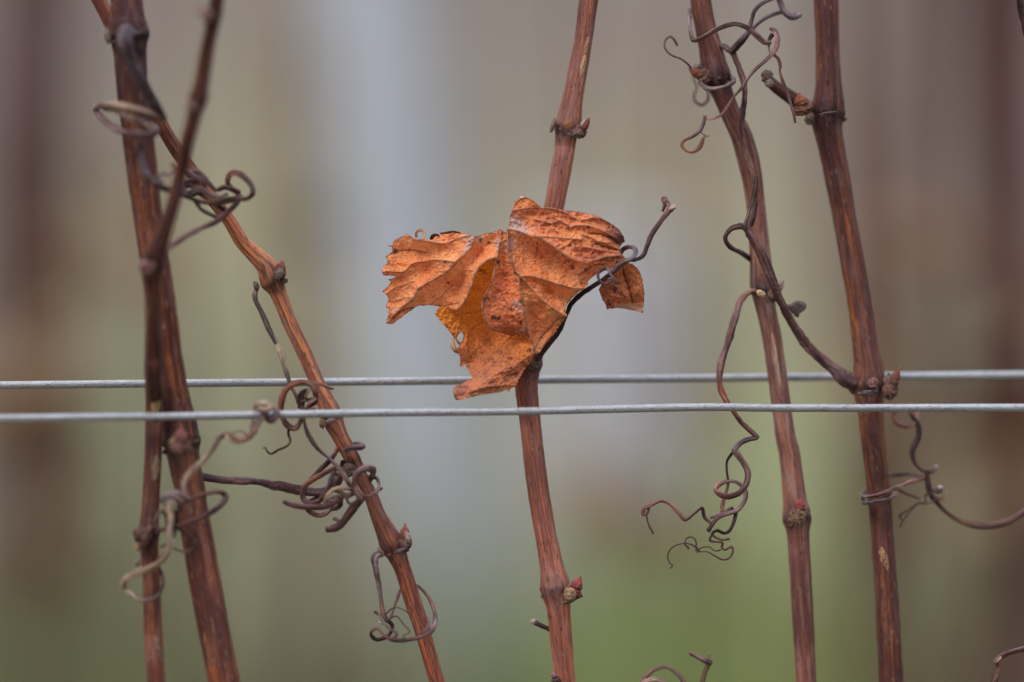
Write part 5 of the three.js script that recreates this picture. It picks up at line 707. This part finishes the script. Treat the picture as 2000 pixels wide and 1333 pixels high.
// left wing
const vL = L1([[1150, 185], [1105, 290], [1040, 370], [940, 470], [830, 580], [680, 670], [560, 740], [490, 800], [430, 900], [330, 980], [250, 1060], [165, 1165]]);
const v3 = L1([[1375, 425], [1310, 445], [1230, 490], [1165, 570], [1125, 660], [1095, 770], [1065, 860], [1010, 955], [945, 1022]]);
leafPatch('left_lobe', leaf, { id: 3, label: 'wide ragged orange lobe on the left', a: TN, b: OR, c: [0.42, 0.14, 0.06],
  poly: [[981, 447], ...L1([[1380, 128], [1270, 153], [1150, 188], [1050, 158], [960, 133], [860, 136], [755, 148], [772, 165], [735, 190], [690, 163], [640, 198], [625, 222], [580, 218], [470, 210], [400, 175], [350, 153], [348, 178], [270, 210], [220, 245], [200, 288], [120, 284], [196, 300], [220, 340], [180, 385], [130, 415], [157, 440], [150, 490], [100, 540], [88, 580], [110, 627], [240, 632], [245, 652], [155, 672], [197, 702], [150, 765], [92, 808], [155, 860], [165, 905], [133, 995], [170, 1000], [165, 1080], [133, 1180], [210, 1180], [270, 1132], [390, 1050], [490, 975], [620, 965], [745, 980], [850, 1010], [945, 1026], [1012, 958], [1067, 860], [1098, 770], [1128, 660], [1168, 570], [1234, 490], [1312, 447], [1390, 425], [1425, 290]])],
  z: [[981, 447, 3], [969, 500, 6], [945, 512, 7], [928, 535, 8], [920, 560, 9], [904, 596, 8], [892, 606, 6], [955, 475, 1], [925, 500, 1], [895, 555, -1], [870, 580, -1], [858, 599, -1], [814, 598, 2], [928, 463, 5], [910, 492, 6], [873, 530, 6], [827, 558, 5], [804, 585, 5], [773, 612, 3], [757, 632, 1], [880, 480, 1], [840, 492, 0], [785, 490, -1], [765, 480, 2], [748, 530, 5], [790, 515, 1], [806, 520, 4], [830, 530, 0], [790, 550, 0], [750, 569, 3], [770, 590, 0], [756, 602, 4], [858, 475, 4], [810, 466, 4], [890, 455, 0], [850, 460, 1], [790, 459, 2]],
  veins: [{ p: vL, h: 2.6, w: 8, r: 4, cw: 4, col: [0.2, 0.1, 0.085] }, { p: v3, h: 2.2, w: 6, r: 4.5, cw: 3.5 },
    { p: L1([[935, 480], [800, 460], [690, 455], [560, 472], [440, 492], [400, 535], [340, 585], [250, 592], [130, 580]]), h: 2.2, w: 6, r: 2.6, cw: 2.2, col: [0.25, 0.11, 0.06] },
    { p: L1([[470, 222], [600, 238], [760, 268], [860, 250], [950, 205], [1060, 180]]), h: 1.8, w: 5, r: 2.4, cw: 2.5, col: [0.3, 0.16, 0.13] },
    { p: L1([[160, 830], [250, 765], [330, 740], [430, 700]]), h: 1.5, w: 5, cw: 1.6 }, { p: L1([[180, 930], [300, 900], [380, 880], [440, 880]]), h: 1, w: 5, cw: 1.6 }, { p: L1([[180, 390], [270, 350], [420, 340], [600, 370]]), h: -1.2, w: 6, cw: 1.4 },
    { p: L1([[900, 735], [1000, 750], [1095, 745]]), h: 0.7, w: 4, cw: 1.4, col: [0.4, 0.22, 0.14] }, { p: L1([[1040, 570], [1130, 575]]), h: 0.6, w: 4, cw: 1.4 }, { p: L1([[520, 1000], [400, 1000], [300, 1040], [220, 1110]]), h: -1.4, w: 5, cw: 3, col: [0.13, 0.05, 0.03] }, { p: L1([[890, 740], [760, 860], [640, 960]]), h: 1, w: 9, cw: 1 }, { p: L1([[750, 990], [860, 960], [960, 940]]), h: -1.4, w: 5, cw: 2 }] });
// small curl on the upper rim
{
  const c = [];
  for (let i = 0; i <= 16; i++) { const a = 3.6 - i / 16 * 4.6; c.push([821 + Math.cos(a) * 8.5, 459 - Math.sin(a) * 9.5, 3 + i * 0.12, 7 - Math.abs(i - 8) * 0.3]); }
  part('curled_edge', strandGeo(c, [[0.2, 0.1, 0.07], [0.66, 0.36, 0.16], [0.7, 0.42, 0.2], [0.5, 0.3, 0.2]], { flat: 0.6 }), leafMat, leaf, 'tiny pale curl on the upper rim');
  part('curled_edge', strandGeo([[842, 467, 6, 7], [846, 461, 7, 9], [853, 459, 7, 6], [858, 462, 6, 4]], [[0.07, 0.035, 0.03], [0.18, 0.08, 0.06]], { flat: 0.5 }), leafMat, leaf);
  part('curled_edge', strandGeo([[860, 456, 3, 3], [872, 455, 4, 5], [886, 453, 4, 5], [899, 456, 3, 3]], [[0.12, 0.05, 0.04], [0.2, 0.09, 0.06]], { flat: 0.4 }), leafMat, leaf);
  part('frayed_edge', strandGeo([[886, 662, 3, 3], [884, 672, 4, 8], [888, 684, 4, 7], [893, 690, 3, 3]], [[0.5, 0.3, 0.2], [0.68, 0.48, 0.3], [0.4, 0.2, 0.14]], { flat: 0.55 }), leafMat, leaf, 'pale frayed flake on the left rim of the lower lobe');
}
// right part of the blade, right of the midrib, running under the flap
leafPatch('right_lobe', leaf, { id: 4, label: 'broad orange middle panel right of the midrib', a: TN, b: OR, c: [0.4, 0.12, 0.055],
  poly: [[991, 447], ...midrib.slice(0, -1), [1044, 692], [1054, 689], [1065, 673], [1081, 655], [1097, 632], [1108, 617], [1104, 609], [1105, 599], [1117, 583], [1130, 571], [1140, 565], [1147.5, 557.5], [1148.5, 550], [1157, 541], [1168, 535], [1190, 527], [1209, 517], [1222, 512], [1222, 503], [1190, 490], [1140, 470], [1060, 450], [1010, 442]],
  z: [[991, 447, 2], [993, 480, 3], [1002, 517, 4], [1016, 543, 6], [1019, 580, 7], [1024, 615, 7], [1031, 650, 6], [1044, 690, 4], [1050, 542, 6], [1090, 555, 7], [1129, 563, 6], [1147, 557, 4], [1040, 500, 0], [1060, 515, 1], [1090, 520, 0], [1110, 535, 2], [1135, 540, 3], [1100, 495, -2], [1050, 465, 1], [1150, 515, 1], [1180, 515, 2], [1215, 507, 3], [1035, 560, 6], [1054, 582, 7], [1080, 603, 7], [1104, 613, 5], [1075, 568, 1], [1100, 580, 0], [1115, 580, 1], [1040, 610, 2], [1060, 630, 1], [1090, 635, 1], [1060, 660, 1], [1040, 650, 3], [1108, 600, 2]],
  veins: [{ p: midrib, h: 2.6, w: 6, r: 4.5, cw: 4, col: [0.19, 0.11, 0.1] }, { p: L2c([[305, 912], [380, 905], [480, 920], [600, 960], [700, 992], [800, 1020], [900, 1032], [985, 1030]]), h: 2.4, w: 5, r: 3.4, cw: 2.6, col: [0.24, 0.12, 0.08] },
    { p: L2c([[310, 930], [400, 1010], [500, 1130], [620, 1230], [775, 1325]]), h: 2.6, w: 6, r: 3, cw: 2, col: [0.3, 0.15, 0.08] }, { p: L3([[1480, 330], [1380, 360], [1290, 460], [1200, 560], [1130, 690]]), h: -1, w: 8, cw: 2 },
    { p: L2c([[970, 920], [900, 970], [850, 1010]]), h: 0.8, w: 5, cw: 1.4 }, { p: L2c([[1190, 780], [1060, 790], [980, 850], [900, 890]]), h: 1.4, w: 6, cw: 3, col: [0.2, 0.07, 0.045] }, { p: L2c([[480, 545], [470, 680], [440, 720]]), h: 0.6, w: 5, cw: 1.5 }] });
// centre fold, standing forward of the lower lobe
const foldEdge = [[980, 449], ...L1([[1440, 190], [1420, 290], [1388, 430], [1350, 650], [1295, 790], [1242, 890], [1226, 980], [1250, 1100]]), ...L3([[590, 370], [640, 440], [700, 480]])];
leafPatch('centre_fold', leaf, { id: 5, label: 'dull red centre fold bulging forward beside the midrib', a: RD, b: [0.8, 0.27, 0.11], c: [0.46, 0.14, 0.075],
  poly: [...foldEdge, ...L3([[760, 502], [830, 525], [900, 535], [960, 512], [1010, 505], [1058, 500]]), ...midrib.slice(0, -2).reverse(), [991, 447], [986, 456]],
  z: [[981, 450, 3], [975, 480, 5], [969, 504, 7], [963, 542, 9], [952, 567, 11], [944, 584, 12], [941, 599, 12.5], [946, 620, 11.5], [960, 641, 8], [977, 650, 5], [1002, 656, 2], [1022, 652, 4], [992, 470, 3], [995, 500, 3.5], [1005, 524, 4.5], [1016, 543, 6], [1019, 580, 7], [1024, 615, 7], [985, 500, 2], [985, 540, 3], [985, 575, 5], [968, 600, 9], [985, 615, 9], [1005, 610, 8], [1003, 570, 6]],
  veins: [{ p: foldEdge, h: 1.2, w: 5, r: 4.2, cw: 3.2 }, { p: midrib.slice(0, -1), h: 2, w: 5, cw: 3.5, col: [0.18, 0.11, 0.1] }, { p: [[975, 560], [985, 585], [995, 600]], h: 0.8, w: 6, cw: 1 }],
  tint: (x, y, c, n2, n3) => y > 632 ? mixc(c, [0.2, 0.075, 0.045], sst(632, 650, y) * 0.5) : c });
// upper flap folded over, and its back
leafPatch('flap_back', leaf, { id: 6, a: [0.62, 0.22, 0.075], b: OR, c: [0.42, 0.14, 0.06], label: 'small peak behind the folded flap',
  poly: [[999, 416], [1000, 400], [1006, 393], [1014, 387], [1017, 381], [1025, 382], [1029, 386], [1039, 390], [1049, 398], [1058, 407], [1030, 416]],
  z: [[1000, 412, 2], [1014, 387, -2], [1025, 382, -3], [1057, 406, 0], [1030, 400, 0], [1020, 412, 1]], veins: [{ p: L2c([[210, 225], [240, 150], [300, 100], [370, 90], [440, 125], [510, 185]]), h: 1.4, w: 4, r: 2.8, cw: 2.4, col: [0.2, 0.1, 0.08] }] });
const flapEdge = L2c([[172, 405], [300, 447], [430, 490], [520, 520], [600, 560], [720, 650], [830, 722], [920, 752], [1010, 757]]);
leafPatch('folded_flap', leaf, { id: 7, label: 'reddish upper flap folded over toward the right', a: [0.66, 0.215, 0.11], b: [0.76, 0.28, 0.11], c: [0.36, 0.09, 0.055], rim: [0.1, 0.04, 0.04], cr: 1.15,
  poly: [...flapEdge, ...L2c([[1100, 745], [1200, 757], [1290, 752], [1360, 725], [1385, 700], [1345, 670], [1335, 640], [1340, 600], [1365, 557], [1390, 550], [1380, 490], [1330, 420], [1280, 380], [1230, 345], [1100, 275], [1030, 262], [940, 238], [800, 222], [640, 193], [515, 187], [350, 192], [240, 205], [205, 230], [190, 290], [190, 350]])],
  z: [[992, 446, 5], [1016, 453, 8], [1040, 462, 10], [1072, 475, 11], [1095, 492, 12], [1116, 505, 12], [1132, 511, 11], [1150, 511, 10], [1185, 511, 9], [1216, 502, 8], [1000, 415, 5], [1025, 407, 5], [1080, 408, 4], [1136, 417, 3], [1190, 436, 3], [1219, 464, 5], [1212, 482, 4], [1030, 430, 4], [1070, 435, 6], [1100, 450, 6], [1120, 470, 9], [1150, 455, 6], [1180, 470, 7], [1150, 490, 9], [1190, 495, 8]],
  veins: [{ p: flapEdge, h: 1.5, w: 5, r: 4, cw: 3, col: [0.2, 0.1, 0.08] }, { p: L2c([[430, 490], [600, 495], [780, 512], [930, 522]]), h: 1.6, w: 4, r: 2.4, cw: 2, col: [0.24, 0.12, 0.08] }, { p: L2c([[940, 520], [950, 480], [1040, 500], [1100, 540], [1190, 560], [1320, 625]]), h: 2, w: 3.5, r: 1.8, cw: 1.8 },
    { p: L2c([[440, 320], [540, 335], [620, 360], [700, 330], [760, 355], [810, 400], [900, 375], [1050, 395], [1190, 450], [1340, 540]]), h: 2.4, w: 4.5, cw: 2.6, col: [0.17, 0.07, 0.06] }, { p: L2c([[210, 225], [350, 197], [520, 195], [640, 200], [760, 240], [830, 285], [910, 315], [990, 318], [1060, 296], [1160, 315], [1260, 370]]), h: 1.6, w: 4, r: 2.6, cw: 2.4, col: [0.24, 0.1, 0.07] },
    { p: L2c([[1010, 755], [1100, 735], [1200, 705], [1330, 690]]), h: 1.8, w: 3.5, r: 2, cw: 2.4, col: [0.15, 0.05, 0.045] }, { p: L2c([[870, 600], [1000, 610], [1150, 640], [1330, 665]]), h: 1.8, w: 4, cw: 2.6, col: [0.2, 0.07, 0.055] }, { p: L2c([[1030, 460], [1180, 480], [1330, 560]]), h: -2, w: 4, cw: 2.4, col: [0.2, 0.075, 0.04] }, { p: L2c([[1080, 570], [1200, 600], [1330, 640]]), h: -1.8, w: 3.5, cw: 2 }],
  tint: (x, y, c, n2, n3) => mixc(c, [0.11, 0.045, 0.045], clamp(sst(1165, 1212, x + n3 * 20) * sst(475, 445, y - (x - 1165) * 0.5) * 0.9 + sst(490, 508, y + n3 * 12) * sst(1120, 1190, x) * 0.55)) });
// right-hand lobe beyond the tendril
leafPatch('side_lobe', leaf, { id: 8, label: 'small dark red lobe hanging right of the tendril', a: [0.44, 0.12, 0.05], b: [0.5, 0.17, 0.055], c: [0.2, 0.05, 0.035], rim: [0.2, 0.07, 0.07],
  poly: [[1205, 508], [1222, 511], [1238, 517], [1249, 529], [1255, 546], [1259, 572], [1258, 595], [1256, 612], [1238, 607], [1217, 603], [1203, 602], [1185, 604], [1183, 595], [1177, 587], [1172, 574], [1170, 565], [1174, 554], [1185, 544], [1194, 533]],
  z: [[1210, 512, 3], [1249, 530, -3], [1259, 572, -4], [1256, 612, -2], [1217, 603, 0], [1185, 604, -3], [1170, 565, -2], [1195, 535, 1], [1226, 557, 0], [1236, 589, 0], [1205, 570, 3], [1245, 570, 2], [1210, 590, 4]],
  veins: [{ p: L2c([[1365, 800], [1385, 900], [1420, 1000], [1450, 1100], [1470, 1180]]), h: -2, w: 5, r: 2.6, cw: 2.8, col: [0.08, 0.035, 0.03] }, { p: L2c([[1250, 1010], [1340, 1040], [1400, 1130]]), h: 1.4, w: 5, cw: 2 }, { p: L2c([[1160, 1000], [1220, 1100], [1330, 1130]]), h: 1.2, w: 5, cw: 2 }],
  tint: (x, y, c, n2, n3) => y > 593 + n3 * 6 && x > 1200 ? mixc(c, [0.6, 0.33, 0.22], 0.75) : c });
renderer.render(scene, camera);
